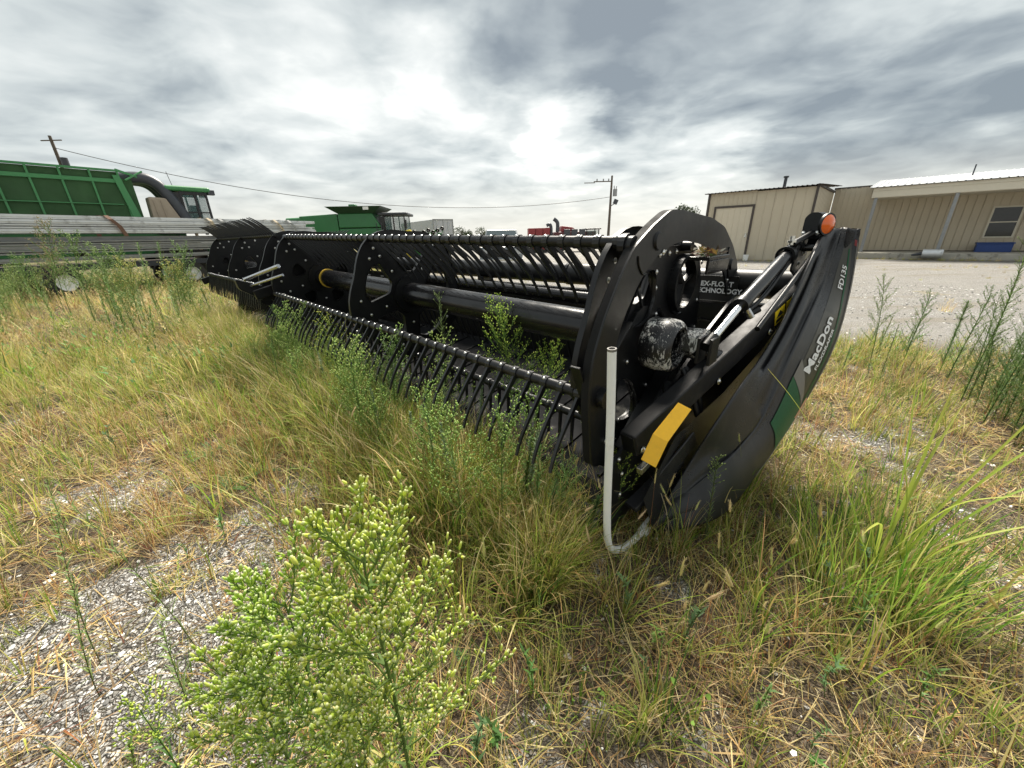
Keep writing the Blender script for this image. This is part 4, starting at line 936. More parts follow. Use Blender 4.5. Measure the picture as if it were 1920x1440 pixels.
# lower end frame: struts, draper deck, cutter bar
b = MB(); b.beam(F(.80, 1.62, .45), F(.80, 2.10, .80), .012, .08, (1, 0, 0)); b.beam(F(.76, 1.45, .42), F(.76, 2.2, .36), .05, .10); b.build('end_strut', BLK, hd, .004)
b = MB(); b.prism(rnd_poly([(1.40, .10), (1.36, .50), (1.56, .60), (1.95, .70), (2.45, .95), (2.9, 1.10), (3.1, 1.1), (3.1, .3), (2.2, .12)], .05), lambda p, q, t: F(.72 + t, p, q), -.01, .01); es = b.build('end_sheet', BLK, hd, .004)
bolts(es, [(1.46, .42), (1.46, .30), (1.60, .50), (1.75, .2), (1.42, .52)], .705)
b = MB(); b.beam(F(.605, 1.42, .50), F(.60, 1.50, .515), .03, .035); b.build('latch_block', STEEL, hd, .004)
# yellow reflector strip, bent at a third
y0, y1, y2 = F(.575, 1.44, .545), F(.560, 1.50, .655), F(.530, 1.66, .765)
sd_ = Vector((.72, .30, -.35)).normalized() * .036
b = MB()
poly = [y0 - sd_, y0 + sd_, y1 + sd_, y2 + sd_ * .9, y2 - sd_ * .9, y1 - sd_]; nn = Vector((-.1, -.02, 0)).normalized() * .003
nn = (y2 - y0).cross(sd_).normalized() * .004
b.add([p for p in poly] + [p - nn for p in poly], [(0, 1, 2, 5), (5, 2, 3, 4), (6, 11, 8, 7), (11, 10, 9, 8), (0, 6, 7, 1), (1, 7, 8, 2), (2, 8, 9, 3), (3, 9, 10, 4), (4, 10, 11, 5), (5, 11, 6, 0)])
b.build('yellow_reflector', YEL, hd, .002, label='bent yellow reflector strip')

# draper decks and back sheet
def deck(u0, u1):
    b = MB(); b.grid([[F(u, v, z) for u in (u0, u1)] for v, z in ((1.52, .13), (1.60, .20), (2.88, .40), (2.90, .37), (1.60, .14))], False); d = b.build('draper_deck', BELT, hd)
    u = u0 + .15
    m_ = MB().beam((0, 1.64, .212), (0, 2.84, .40), .02, .014).mesh('draper_slat', BELT, (0, 1.62, .2))
    while u < u1 - .1: inst('draper_slat', m_, d, F(u, 1.62, .2)); u += .32
deck(.78, 4.7); deck(5.9, 9.3)
b = MB(); b.grid([[F(u, v, z) for u in (4.7, 5.9)] for v, z in ((1.5, .12), (2.9, .30))], False); b.build('feed_draper', BELT, hd)
b = MB(); b.bb(F(.42, 2.94, .22), F(9.3, 2.97, 1.035)); bs = b.build('back_sheet', BLK, hd)
b = MB(); b.bb(F(.42, 2.915, 1.035), F(9.3, 3.0, 1.05)); b.bb(F(.42, 2.91, .90), F(9.3, 2.94, .915)); b.build('top_lip', BLKG, bs)
u = 1.0
while u < 9.2:
    for k in (0, .05): inst('bolt', BOLTM, Part(bs.o, bs.org), F(u + k, 2.935, .985), Matrix.Rotation(-pi / 2, 3, 'Z'))
    u += .42
b = MB(); b.tube([F(.36, 3.07, 1.165), F(9.4, 3.07, 1.165)], .095, 28); bt_ = b.build('back_tube', BLK, hd)
for u in (.42, 2.2, 4.6, 6.0, 8.9): b = MB(); b.ring(F(u, 3.07, 1.165), (1, 0, 0), .09, .103, .03, 28); b.build('collar', BLKG, bt_)
b = MB()
for u in (1.2, 3.4, 5.3, 7.4, 9.2): b.bb(F(u - .05, 2.98, .15), F(u + .05, 3.14, 1.09))
b.bb(F(.42, 2.98, .12), F(9.3, 3.12, .26)); b.build('rear_frame', BLK, hd, .004)
b = MB(); b.beam(F(.75, 1.47, .105), F(9.3, 1.47, .105), .05, .03, (0, 0, 1)); cb = b.build('cutter_bar', DULL, hd)
gm = MB().add([(-.02, 0, -.012), (.02, 0, -.012), (.02, 0, .014), (-.02, 0, .014), (0, -.13, 0)], [(0, 1, 2, 3), (0, 4, 1), (1, 4, 2), (2, 4, 3), (3, 4, 0)]).mesh('knife_guard', DULL)
for i in range(110): inst('knife_guard', gm, Part(cb.o, cb.org), F(.80 + i * .0762, 1.46, .10))
# upper cross auger tube seen behind the tines, in the right half
b = MB(); b.tube([F(.9, 2.72, 1.0), F(4.9, 2.72, 1.06)], .05, 16); b.build('upper_cross_auger', BLKG, hd)
# lettering on the back sheet
tv, tf = txt('FLEX-FLOAT\nTECHNOLOGY', .046, .0014)
b = MB(); b.add([F(1.0 - x * 1.0, 2.925, 1.150 + y) for x, y, z in tv], tf); b.build('lettering', WLET, bs, label='white lettering FLEX-FLOAT TECHNOLOGY')
b = MB(); b.bb(F(.72, 2.93, 1.052), F(1.25, 2.94, 1.22)); b.build('name_plate', BLK, bs)

# centre reel arm between the two halves, and its silver struts
b = MB(); b.beam(F(5.43, 1.15, .92), F(5.43, 3.05, 1.38), .07, .11); ca = b.build('centre_arm', BLK, hd, .006)
b = MB(); b.tube([F(5.56, 1.12, 1.10), F(4.95, 1.35, 1.26)], .022, 12); b.build('strut', STEEL, ca)
b = MB(); b.tube([F(5.50, 1.12, 1.02), F(4.98, 1.38, 1.16)], .015, 12); b.build('strut', STEEL, ca)
b = MB(); b.prism(rnd_poly([(1.0, 1.12), (1.3, 1.0), (1.45, .86), (1.25, .84), (1.02, 1.0)], .03), lambda p, q, t: F(5.50 + t, p, q), -.05, .05); b.build('bracket', BLK, ca, .004)
# far end
b = MB(); b.prism(rnd_poly([(1.6, .05), (1.7, .45), (1.8, .8), (2.3, 1.2), (3.2, 1.25), (3.2, .4), (1.8, .15)], .08), lambda p, q, t: F(9.42 + t, p, q), -.04, .04); b.build('far_end_shield', PLA, hd, .02)
b = MB(); b.beam(F(9.35, 1.2, .85), F(9.35, 3.1, 1.38), .07, .11); b.build('reel_arm', BLK, hd, .006)

# ------------------------------------------------------------------ end shield (lofted from its inner edge over the crest to the lower edge)
ST = [((.60, 1.63, .045), (.59, 1.63, .05), (.57, 1.63, .03)),
      ((.56, 1.73, .20), (.50, 1.75, .215), (.42, 1.72, .10)),
      ((.50, 1.84, .43), (.39, 1.90, .37), (.32, 1.88, .15)),
      ((.45, 1.89, .60), (.34, 2.07, .44), (.265, 2.14, .26)),
      ((.41, 2.05, .76), (.305, 2.27, .545), (.21, 2.50, .43)),
      ((.385, 2.31, .88), (.282, 2.50, .82), (.165, 2.86, .63)),
      ((.365, 2.52, 1.02), (.27, 2.72, 1.01), (.142, 3.08, .84)),
      ((.355, 2.70, 1.19), (.268, 3.00, 1.18), (.147, 3.14, 1.10)),
      ((.345, 2.86, 1.36), (.268, 3.10, 1.36), (.163, 3.15, 1.29)),
      ((.35, 3.10, 1.50), (.27, 3.20, 1.51), (.188, 3.15, 1.50))]
NS = 8
cur = [[Vector(s_[k]) for s_ in ST] for k in range(3)]
Bc, Dc, Fc = [crom(c, NS) for c in cur]
def bump_(x, a, b, s_): return sstep(a, a + s_, x) * (1 - sstep(b - s_, b, x))
def top_row(i):
    s_ = i / NS; B_, D_ = Bc[i], Dc[i]; out = []
    nrm = Vector((0, -.35, .94)) if s_ > 4 else Vector((.25, -.5, .8)); nrm.normalize()
    ch = bump_(s_, 4.6, 8.2, .35)                          # pocket beside the arm
    rd = bump_(s_, 1.0, 9.3, 1.2)
    prof = [(0, 0, 0), (.04, .004, 0), (.10, -.0, -.05), (.16, -.002, -.056), (.24, 0, -.052), (.30, .003, -.006), (.38, .008, .0), (.5, .006, 0), (.56, .008, 0), (.60, -.014, 0), (.68, -.020, 0), (.78, -.020, 0), (.86, -.006, 0), (.90, .006, 0), (.96, .007, 0), (1., 0, 0)]
    for t, a, c in prof:
        sag = -.03 * sin(pi * t) * bump_(s_, 1.5, 5, 1.2)     # hollow of the long nose
        p = B_.lerp(D_, t) + nrm * (a * rd + c * ch + sag); out.append(p)
    return out
def face_pt(s_, t, off=0.):
    """point of the lettered side face; s along, t from crest to lower edge"""
    i = min(max(s_ * NS, 0), len(Dc) - 1.001); k = int(i); f = i - k
    d = Dc[k].lerp(Dc[k + 1], f); e = Fc[k].lerp(Fc[k + 1], f)
    tl = (Dc[k + 1] - Dc[k]).normalized(); n_ = (F(*tl) if False else tl).cross(e - d).normalized()
    if n_.x > 0: n_ = -n_                                   # in (u, v, z) the outside is -u
    w_ = (e - d).length
    p = d.lerp(e, t) + n_ * (.018 * sin(pi * t) * min(1, w_ / .3) + off)
    return F(*p)
b = MB(); rows = []
for i in range(len(Bc)):
    row = [Bc[i] + Vector((.012, -.004, -min(.30, .02 + .04 * i / NS))), Bc[i] + Vector((.006, 0, -.006))] + top_row(i)
    row = [F(*p) for p in row]
    row += [face_pt(i / NS, t) for t in (.03, .1, .25, .4, .55, .7, .85, .96, 1.)]
    g_ = Fc[i] + Vector((.02, .005, -.004)); row.append(F(*g_)); row.append(F(*(Fc[i] + Vector((.06, -.02, .01)))))
    rows.append(row)
b.grid(rows, True)
last = [F(*p) for p in [(.43, 3.30, 1.49)]]
shd = b.build('end_shield', PLA, hd)
sm = shd.o.modifiers.new('thick', 'SOLIDIFY'); sm.thickness = .006; sm.offset = 0
# rear closing wall of the shield
b = MB(); i0 = 5 * NS; lo = [F(*(Fc[i] + Vector((.012, .0, 0)))) for i in range(i0, len(Fc))]; hi = [F(*(Vector((.36, max(Bc[i].y + .1, 3.02), Fc[i].z)))) for i in range(i0, len(Fc))]
b.grid([lo, hi], True); b.build('rear_wall', PLA, shd)
b = MB(); b.grid([[F(*p) for p in (Fc[-1], Dc[-1], Bc[-1])], [F(*(p + Vector((0, .02, -.02)))) for p in (Fc[-1], Dc[-1], Bc[-1])]], False); b.build('top_lip', PLA, shd)
def face_patch(name, pts, m_, off, lab=None, sub=6):
    """decal laid on the side face; pts = quads in (s, t)"""
    b = MB()
    for q in pts:
        rr = []
        for i in range(sub + 1):
            a = i / sub; r_ = []
            for j in range(sub + 1):
                c = j / sub
                s_ = (q[0][0] * (1 - a) + q[3][0] * a) * (1 - c) + (q[1][0] * (1 - a) + q[2][0] * a) * c
                t = (q[0][1] * (1 - a) + q[3][1] * a) * (1 - c) + (q[1][1] * (1 - a) + q[2][1] * a) * c
                r_.append(face_pt(s_, t, off))
            rr.append(r_)
        b.grid(rr, True)
    return b.build(name, m_, shd, label=lab)
dec = face_patch('decal_panel', [[(8.6, .30), (8.6, .62), (7.6, .80), (7.6, .22)], [(7.6, .22), (7.6, .80), (6.4, .84), (6.4, .22)], [(6.4, .22), (6.4, .84), (5.2, .86), (5.2, .24)], [(5.2, .24), (5.2, .86), (4.35, .92), (4.75, .20)]], BRDEC, .004)
face_patch('green_field', [[(4.80, .16), (4.35, .93), (3.55, .93), (3.95, .18)]], DKGREEN, .0065, 'green diamond patterned field of the decal')
face_patch('grey_field', [[(5.15, .18), (4.60, .70), (4.42, .84), (4.80, .17)]], GREYDEC, .007)
face_patch('green_stripe', [[(8.3, .52), (8.3, .58), (6.2, .76), (6.2, .70)], [(6.2, .70), (6.2, .76), (4.4, .88), (4.5, .80)]], DKGREEN, .006)
face_patch('edge_band', [[(9, .93), (9, .99), (6, .99), (6, .93)], [(6, .93), (6, .99), (3, .99), (3, .95)]], GREYDEC, .005)
face_patch('red_emblem', [[(8.75, .80), (8.75, .93), (8.45, .93), (8.45, .80)]], RED, .0065); face_patch('white_emblem', [[(8.85, .82), (8.85, .90), (8.78, .90), (8.78, .82)]], WLET, .007)
face_patch('caution_label', [[(4.6, .84), (4.6, .94), (4.2, .94), (4.2, .84)]], mat('pale_orange_label', (.55, .30, .18), .5), .008)
def letters(body, s0, t0, ks, kt, shear=0., bold=.02, lab=None):
    tv, tf = txt(body, 1., bold); b = MB()
    b.add([face_pt(s0 + x * ks, t0 - y * kt + x * shear, .0085) for x, y, z in tv], tf)
    return b.build('lettering', WLET, shd, label=lab)
letters('MacDon', 4.95, .50, .40, .26, .0, .03, 'white lettering MacDon')
letters('FLEXDRAPER', 5.1, .66, .175, .12, .0, .02, 'small white lettering FLEXDRAPER')
letters('FD135', 7.05, .56, .28, .26, .0, .02, 'white lettering FD135')
# divider nose and its white crop rod
b = MB(); nose = [F(.60, 1.60, .03), F(.565, 1.69, .12), F(.50, 1.80, .20)]
b.tube([F(.60, 1.61, .05), F(.56, 1.70, .10), F(.50, 1.80, .16), F(.44, 1.92, .20)], [.018, .05, .09, .12], 16); b.build('divider_nose', PLA, hd)
b = MB(); b.beam(F(.615, 1.57, .035), F(.60, 1.66, .075), .05, .03); tp = b.build('rod_bracket', WHITE, hd, .004)
b = MB(); b.dome(F(.607, 1.61, .075), (0, -.3, 1), .005, .003, 6); b.build('bolt', BLK, tp)
rod = crom([F(.672, 1.215, 1.105), F(.668, 1.24, .80), F(.665, 1.26, .45), F(.662, 1.285, .20), F(.655, 1.32, .09), F(.642, 1.40, .035), F(.63, 1.48, .025), F(.62, 1.55, .035), F(.615, 1.59, .045)], 6)
b = MB(); b.tube(rod, [.0172] * (len(rod) - 6) + [.018, .017, .016, .015, .013, .012], 20, cap=False); rb = b.build('crop_rod', WHITE, hd, label='white bent plastic crop rod')
b = MB(); b.ring(rod[0], (rod[0] - rod[1]), .0125, .0176, .01, 20); b.tube([rod[0] + (rod[1] - rod[0]).normalized() * .006, rod[0] + (rod[1] - rod[0]).normalized() * .05], .0135, 16); b.build('rod_end', GREYDEC, rb)
# inner side sheets of the divider, grey plastic between arm and shield
b = MB(); b.grid([[F(.60, 1.50, .30), F(.58, 1.75, .55), F(.49, 2.1, .70), F(.42, 2.5, .88), F(.38, 3.0, 1.1)], [F(.57, 1.58, .10), F(.56, 1.8, .12), F(.54, 2.15, .15), F(.52, 2.6, .25), F(.50, 3.05, .5)]], True); b.build('inner_shield', PLA, hd)
b = MB(); b.beam(F(.60, 1.60, .30), F(.53, 1.90, .50), .012, .10); b.beam(F(.66, 1.50, .22), F(.58, 1.86, .36), .07, .03); b.build('divider_strut', PLA, hd, .004)
# ------------------------------------------------------------------ vegetation
random.seed(21)
GRN = [(.12, .22, .03), (.18, .30, .035), (.24, .35, .05), (.28, .38, .06), (.08, .14, .03)]
YGR = [(.38, .42, .08), (.45, .43, .11), (.33, .39, .07), (.50, .46, .15)]
STR = [(.52, .39, .17), (.60, .48, .24), (.42, .28, .11), (.55, .36, .14), (.66, .55, .32)]
RED_ = [(.22, .09, .04), (.30, .13, .05), (.17, .07, .04), (.34, .20, .08)]
BRN = [(.16, .11, .06), (.11, .075, .045), (.24, .17, .09)]
def vary(c, a=.18): k = 1 + ru(-a, a); return tuple(min(1, x * k) for x in c)
def lerp3(a, b, t): return tuple(x * (1 - t) + y * t for x, y in zip(a, b))
def blade(b, p, az, L, wd, lean, bend, col, n=4, tip=None, fold=False, twist=0.):
    """one grass blade: ribbon that leans by 'lean' and bends over by 'bend' (radians)"""
    p = Vector(p); d = Vector((cos(az), sin(az), 0)); s_ = Vector((-sin(az), cos(az), 0)); th = lean; V = []; C = []; tip = tip or col
    for i in range(n + 1):
        k = i / n; ww = wd * (1 - k ** 1.6) * .5 + .0003
        if i and k < .25: ww = wd * .5
        sd = (s_ + Vector((0, 0, 1)) * sin(twist * k)).normalized()
        V += [p - sd * ww, p + sd * ww]; C += [lerp3(col, tip, k)] * 2
        p = p + (d * sin(th) + Vector((0, 0, 1)) * cos(th)) * (L / n); th += bend / n * (.4 + 1.2 * k)
    m_ = len(b.v); b.add(V, [(2 * i, 2 * i + 1, 2 * i + 3, 2 * i + 2) for i in range(n)], True)
    b.c += [c4(c) for c in C]
def pal(*ps):
    tot = sum(w for _, w in ps); x = rnd() * tot
    for p, w in ps:
        x -= w
        if x <= 0: return vary(random.choice(p))
    return vary(random.choice(ps[0][0]))
def tuft(n, rad, L, wd, lean, bend, pals, seg=4, base_dark=None):
    b = MB()
    for i in range(n):
        a = ru(0, 2 * pi); r = rad * math.sqrt(rnd()); az = a + ru(-.8, .8); c = pal(*pals); t = vary(c) if rnd() < .6 else pal((STR, 1))
        blade(b, (r * cos(a), r * sin(a), -.01), az, ru(*L), ru(*wd), ru(*lean), ru(*bend), c, seg, t, twist=ru(-1, 1))
    return b
def litter(n, rad, L, pals):
    b = MB()
    for i in range(n):
        a = ru(0, 2 * pi); r = rad * math.sqrt(rnd()); blade(b, (r * cos(a), r * sin(a), ru(0, .03)), ru(0, 2 * pi), ru(*L), ru(.0015, .004), ru(1.25, 1.65), ru(-.4, .5), pal(*pals), 3, twist=ru(-1, 1))
    return b
def leafy_sprig(n, h, col, leaf=.03):
    b = MB(); th = ru(0, .2)
    pts = [Vector((sin(th) * h * k * k, .02 * sin(3 * k), h * k)) for k in [i / 5 for i in range(6)]]
    b.tube(pts, [.002] * 5 + [.0008], 4, False, col=(.16, .20, .06))
    for i in range(n):
        k = ru(.15, 1); j = min(4, int(k * 5)); p = pts[j].lerp(pts[j + 1], k * 5 - j)
        blade(b, p, ru(0, 2 * pi), leaf * ru(.6, 1.2), leaf * .28, ru(.7, 1.2), ru(.2, .9), vary(col), 3)
    return b
def heart_leaves(n):
    b = MB()
    for i in range(n):
        c = Vector((ru(-.12, .12), ru(-.12, .12), ru(.04, .16))); az = ru(0, 6.3); s_ = ru(.006, .012); tl = ru(.2, .9)
        o = [(0, .25), (.35, 0), (.8, .15), (1.05, .6), (1.0, 1.1), (.65, 1.7), (.25, 2.2), (0, 2.5), (-.25, 2.2), (-.65, 1.7), (-1.0, 1.1), (-1.05, .6), (-.8, .15), (-.35, 0)]
        M = Matrix.Rotation(az, 3, 'Z') @ Matrix.Rotation(tl, 3, 'X')
        b.add([c + M @ Vector((x * s_, y * s_, .15 * abs(x) * s_)) for x, y in o], [(0, 1, 2, 3, 4, 5, 6, 7), (0, 7, 8, 9, 10, 11, 12, 13)], True, vary((.20, .34, .06), .3))
        b.tube([c, c + Vector((ru(-.02, .02), 0, -c.z))], .0008, 3, False, col=(.2, .25, .06))
    return b
def seedhead(b, p, d, L, r, col, bris=True, nb=60):
    """foxtail: bristly spindle"""
    d = Vector(d).normalized(); x = d.orthogonal().normalized(); y = d.cross(x); n = 7; rows = 7; V = []; C = []
    for i in range(rows + 1):
        k = i / rows; rr = r * (.45 + .55 * sin(pi * min(1, k * 1.15 + .12))) * (1 if i < rows else .2); c = p + d * L * k + x * (L * .12 * k * k)
        V += [c + (x * cos(2 * pi * j / n) + y * sin(2 * pi * j / n)) * rr * ru(.85, 1.15) for j in range(n)]
    m_ = len(b.v); b.add(V, [(i * n + j, i * n + (j + 1) % n, (i + 1) * n + (j + 1) % n, (i + 1) * n + j) for i in range(rows) for j in range(n)], True)
    b.c += [c4(vary(col, .25)) for _ in V]
    for i in range(nb):
        k = rnd(); a = ru(0, 2 * pi); o = p + d * L * k + x * (L * .12 * k * k); e = (x * cos(a) + y * sin(a)); q = o + e * r * .8
        t = q + e * r * ru(.9, 1.7) + d * r * ru(1.0, 2.2); s_ = d.cross(e) * .0005
        b.add([q - s_, q + s_, t], [(0, 1, 2)], False, vary((.62, .50, .28)))

def mk_lib(name, builders, m_=VEG):
    c = bpy.data.collections.new(name)
    for i, b in enumerate(builders):
        o = bpy.data.objects.new('%s_piece_%03d' % (name, i), b.mesh(name, m_)); c.objects.link(o)
    return c
def scatter(name, coll, pts, kind='stuff'):
    """pts: (x, y, z, rotz, scale, index, tilt) -> one object that instances the pieces of coll on real ground positions"""
    me_ = bpy.data.meshes.new(name); me_.from_pydata([p[:3] for p in pts], [], [])
    for an, k, ty in (('rotz', 3, 'FLOAT'), ('sc', 4, 'FLOAT'), ('idx', 5, 'INT'), ('tilt', 6, 'FLOAT')):
        a = me_.attributes.new(an, ty, 'POINT'); a.data.foreach_set('value', [p[k] for p in pts])
    o = bpy.data.objects.new(name, me_); COL.objects.link(o); props(o, kind=kind)
    ng = bpy.data.node_groups.new(name, 'GeometryNodeTree')
    ng.interface.new_socket('Geometry', in_out='INPUT', socket_type='NodeSocketGeometry'); ng.interface.new_socket('Geometry', in_out='OUTPUT', socket_type='NodeSocketGeometry')
    N = ng.nodes; Lk = ng.links; gi = N.new('NodeGroupInput'); go = N.new('NodeGroupOutput')
    ci = N.new('GeometryNodeCollectionInfo'); ci.inputs['Collection'].default_value = coll; ci.inputs['Separate Children'].default_value = True; ci.inputs['Reset Children'].default_value = True
    ip = N.new('GeometryNodeInstanceOnPoints'); ip.inputs['Pick Instance'].default_value = True
    def at_(nm, ty): n = N.new('GeometryNodeInputNamedAttribute'); n.data_type = ty; n.inputs['Name'].default_value = nm; return n.outputs['Attribute']
    cx = N.new('ShaderNodeCombineXYZ'); Lk.new(at_('tilt', 'FLOAT'), cx.inputs[0]); Lk.new(at_('rotz', 'FLOAT'), cx.inputs[2])
    Lk.new(gi.outputs[0], ip.inputs['Points']); Lk.new(ci.outputs[0], ip.inputs['Instance']); Lk.new(at_('idx', 'INT'), ip.inputs['Instance Index'])
    Lk.new(cx.outputs[0], ip.inputs['Rotation']); Lk.new(at_('sc', 'FLOAT'), ip.inputs['Scale']); Lk.new(ip.outputs[0], go.inputs[0])
    md = o.modifiers.new('scatter', 'NODES'); md.node_group = ng
    return o

green_near = mk_lib('green_grass', [tuft(13, .03, (.07, .20), (.0025, .0065), (.0, .6), (.2, 1.5), [(GRN, 3), (YGR, 2), (STR, .6)], 5) for _ in range(7)] +
                    [tuft(16, .035, (.10, .30), (.0025, .0065), (.0, .45), (.2, 1.3), [(GRN, 3), (YGR, 1.4), (STR, .4)], 5) for _ in range(5)])
dry_near = mk_lib('dry_grass', [tuft(15, .035, (.06, .22), (.0015, .004), (.1, 1.0), (.2, 1.6), [(STR, 3.2), (RED_, .8), (BRN, .7), (YGR, 1.0), (GRN, .4)], 4) for _ in range(7)] +
                  [tuft(13, .03, (.12, .34), (.0012, .0034), (.0, .7), (.1, 1.1), [(STR, 3), (RED_, 1.4)], 5) for _ in range(5)])
straw_lit = mk_lib('straw_litter', [litter(24, .09, (.04, .17), [(STR, 3.4), (BRN, 1.6), (RED_, .5), (YGR, .5)]) for _ in range(8)])
tall_mix = mk_lib('tall_meadow_grass', [tuft(18, .07, (.20, .52), (.003, .009), (.0, .8), (.3, 1.6), [(GRN, 4), (YGR, 2), (STR, .4)], 6) for _ in range(6)] +
                  [tuft(16, .06, (.25, .55), (.0025, .006), (.0, .55), (.2, 1.2), [(STR, 2), (YGR, 2), (RED_, .5)], 6) for _ in range(4)])
def mtuft(n, rad, L, wd, pals, seeds=0, herb=0):
    b = tuft(n, rad, L, wd, (.0, .85), (.1, 1.6), pals, 3)
    for i in range(seeds):
        a = ru(0, 6.3); r = rad * rnd(); p = Vector((r * cos(a), r * sin(a), 0)); hh = L[1] * ru(.7, 1.15); q = p + Vector((ru(-.3, .3) * hh, ru(-.3, .3) * hh, hh)); c = vary((.58, .48, .26))
        b.tube([p, q], .0016, 3, False, col=c)
        for k in range(9): o = p.lerp(q, ru(.75, 1.0)); d = Vector((ru(-1, 1), ru(-1, 1), ru(.2, 1))).normalized(); bud_q(b, o, d, ru(.015, .035), .004, vary(c))
    for i in range(herb):
        a = ru(0, 6.3); r = rad * rnd(); p = Vector((r * cos(a), r * sin(a), ru(.02, L[1] * .7))); blade(b, p, ru(0, 6.3), ru(.05, .11), ru(.016, .034), ru(.5, 1.4), ru(.2, 1), vary(random.choice([(.14, .27, .06), (.20, .33, .08), (.10, .20, .06)])), 3)
    return b
def bud_q(b, p, d, L, r, col):
    x = d.orthogonal().normalized() * r; b.add([p - x, p + d * L * .5 - x * 1.4, p + d * L, p + d * L * .5 + x * 1.4, p + x], [(0, 1, 2, 3, 4)], False, col)
far_mix = mk_lib('field_grass', [mtuft(30, .18, (.16, .50), (.007, .015), [(GRN, 4), (YGR, 1)], 0, 6) for _ in range(4)] + [mtuft(30, .18, (.16, .45), (.007, .014), [(YGR, 3), (GRN, 1), (STR, .6)], 4, 3) for _ in range(4)] +
                 [mtuft(28, .2, (.12, .42), (.006, .012), [(STR, 4), (YGR, 1)], 6) for _ in range(4)] + [mtuft(26, .2, (.12, .40), (.006, .012), [(BRN, 2), (RED_, 1.2), (STR, 1.5)], 4) for _ in range(3)] + [mtuft(10, .14, (.12, .3), (.006, .012), [(GRN, 1)], 0, 34) for _ in range(2)])
def kind_at(x, y):
    """patches of the field: 0-3 green, 4-7 yellow green, 8-11 straw, 12-14 brown, 15-16 broad leaves"""
    v = .5 + .75 * nz(x, y, .55, 31) + ru(-.22, .22) - .2 * blobm(x, y, -3, 4.6, 3, 1.2) + .25 * blobm(x, y, -3, 2.8, 2.5, .6) + .15 * sstep(5, 9, y)
    if rnd() < .07: return 15 + random.randrange(2)
    return random.randrange(4) if v < .38 else 4 + random.randrange(4) if v < .62 else 8 + random.randrange(4) if v < .88 else 12 + random.randrange(3)
sprigs = mk_lib('ground_herbs', [leafy_sprig(20, ru(.08, .2), random.choice([(.10, .20, .05), (.16, .26, .06), (.13, .22, .09)])) for _ in range(7)] + [heart_leaves(3) for _ in range(1)])
def stone():
    b = MB(); bm = bmesh.new(); bmesh.ops.create_icosphere(bm, subdivisions=1, radius=1)
    sx, sy, sz = ru(.7, 1.2), ru(.5, .9), ru(.3, .6)
    V = [Vector((v.co.x * sx, v.co.y * sy, v.co.z * sz)) * ru(.78, 1.2) for v in bm.verts]; f_ = [tuple(v.index for v in f.verts) for f in bm.faces]; bm.free()
    k = random.choice([.17, .26, .38, .50, .62, .74]); b.add(V, f_, False, (k, k * .985, k * .95)); return b
stones = mk_lib('gravel_stones', [stone() for _ in range(18)], STONE)

GX = lambda x, y: gz(x, y) if abs(x) < 9 and -2 < y < 12 else 0.
def in_view(x, y, m_=.25):
    if y < .15: return False
    return abs(x) < y * 1.45 + .9 + m_
def under_machine(x, y):
    u, v = to_uv(x, y); return .62 < u < 9.5 and 1.75 < v < 3.2
def on_shield(x, y):
    u, v = to_uv(x, y); return .1 < u < .72 and 1.62 < v < 3.2
def straw_frac(x, y):
    """how dry the strip is at a place"""
    f = .30 + .55 * nz(x, y, .8, 11)
    f += .45 * blobm(x, y, -2.6, 2.6, 1.6, .7) + .45 * blobm(x, y, -1.2, 2.0, .9, .5) + .5 * blobm(x, y, -.5, 1.35, .5, .4) + .42 * blobm(x, y, .9, .9, .9, .5) + .4 * blobm(x, y, 2.3, 2.4, .9, 1.0)
    f -= .45 * blobm(x, y, -2.4, 3.9, 2.2, .8) + .55 * blobm(x, y, .2, 2.0, .8, .5) + .55 * blobm(x, y, -.6, 2.4, 1.0, .5) + .3 * blobm(x, y, 1.6, 1.2, .4, .4)
    return min(.96, max(.04, f))
P_green, P_dry, P_lit, P_tall, P_herb, P_stone = [], [], [], [], [], []
def add_pt(L_, x, y, sc, n, tilt=.12, dz=0.): L_.append((x, y, GX(x, y) + dz, ru(0, 6.28), sc, random.randrange(n), ru(-tilt, tilt)))
# near strip
step_ = .052; y = .25
while y < 5.2:
    x = -(y * 1.45 + 1.2)
    while x < y * 1.45 + 1.2:
        px, py = x + ru(-.5, .5) * step_, y + ru(-.5, .5) * step_; x += step_
        if under_machine(px, py): continue
        u, v = to_uv(px, py)
        if v > 6.8: continue
        dd = math.hypot(px, py); keep = 1 if dd < 2.2 else max(.38, 1.3 - dd * .17)
        if rnd() > keep: continue
        g_ = 1 / math.sqrt(keep)
        bare = bare_mask(px, py); fr = straw_frac(px, py); right = sstep(.2, .9, cos(AZ) * px - sin(AZ) * py) * sstep(1.4, 2.2, dd)   # the trodden ground right of the shield
        tall = max(0, blobm(px, py, -.2, 2.0, 1.3, .55) + .7 * blobm(px, py, -1.6, 3.2, 1.5, .8) + .5 * blobm(px, py, 1.5, 1.2, .45, .4))
        cover = (1 - .80 * bare) * (1 - .50 * right)
        clump = sstep(-.25, .3, nz(px, py, 3.3, 17))
        r_ = rnd()
        if r_ < cover * (.25 + .75 * clump):
            if rnd() < fr:
                add_pt(P_dry, px, py, g_ * ru(.6, 1.15) * (.8 + .5 * tall), 12, .3)
            else:
                add_pt(P_green, px, py, g_ * ru(.6, 1.15) * (.75 + .7 * tall) * (1 - .3 * right), 12, .2)
        if rnd() < .16 * cover + .03 + .12 * right: add_pt(P_lit, px, py, g_ * ru(.7, 1.3), 8, .1)
        if rnd() < (.11 * tall + .03 * (1 - right)) * cover: add_pt(P_tall, px, py, ru(.55, 1.0), 10, .15)
        if rnd() < .028 * cover: add_pt(P_herb, px, py, ru(.6, 1.3), 8, .2)
    y += step_
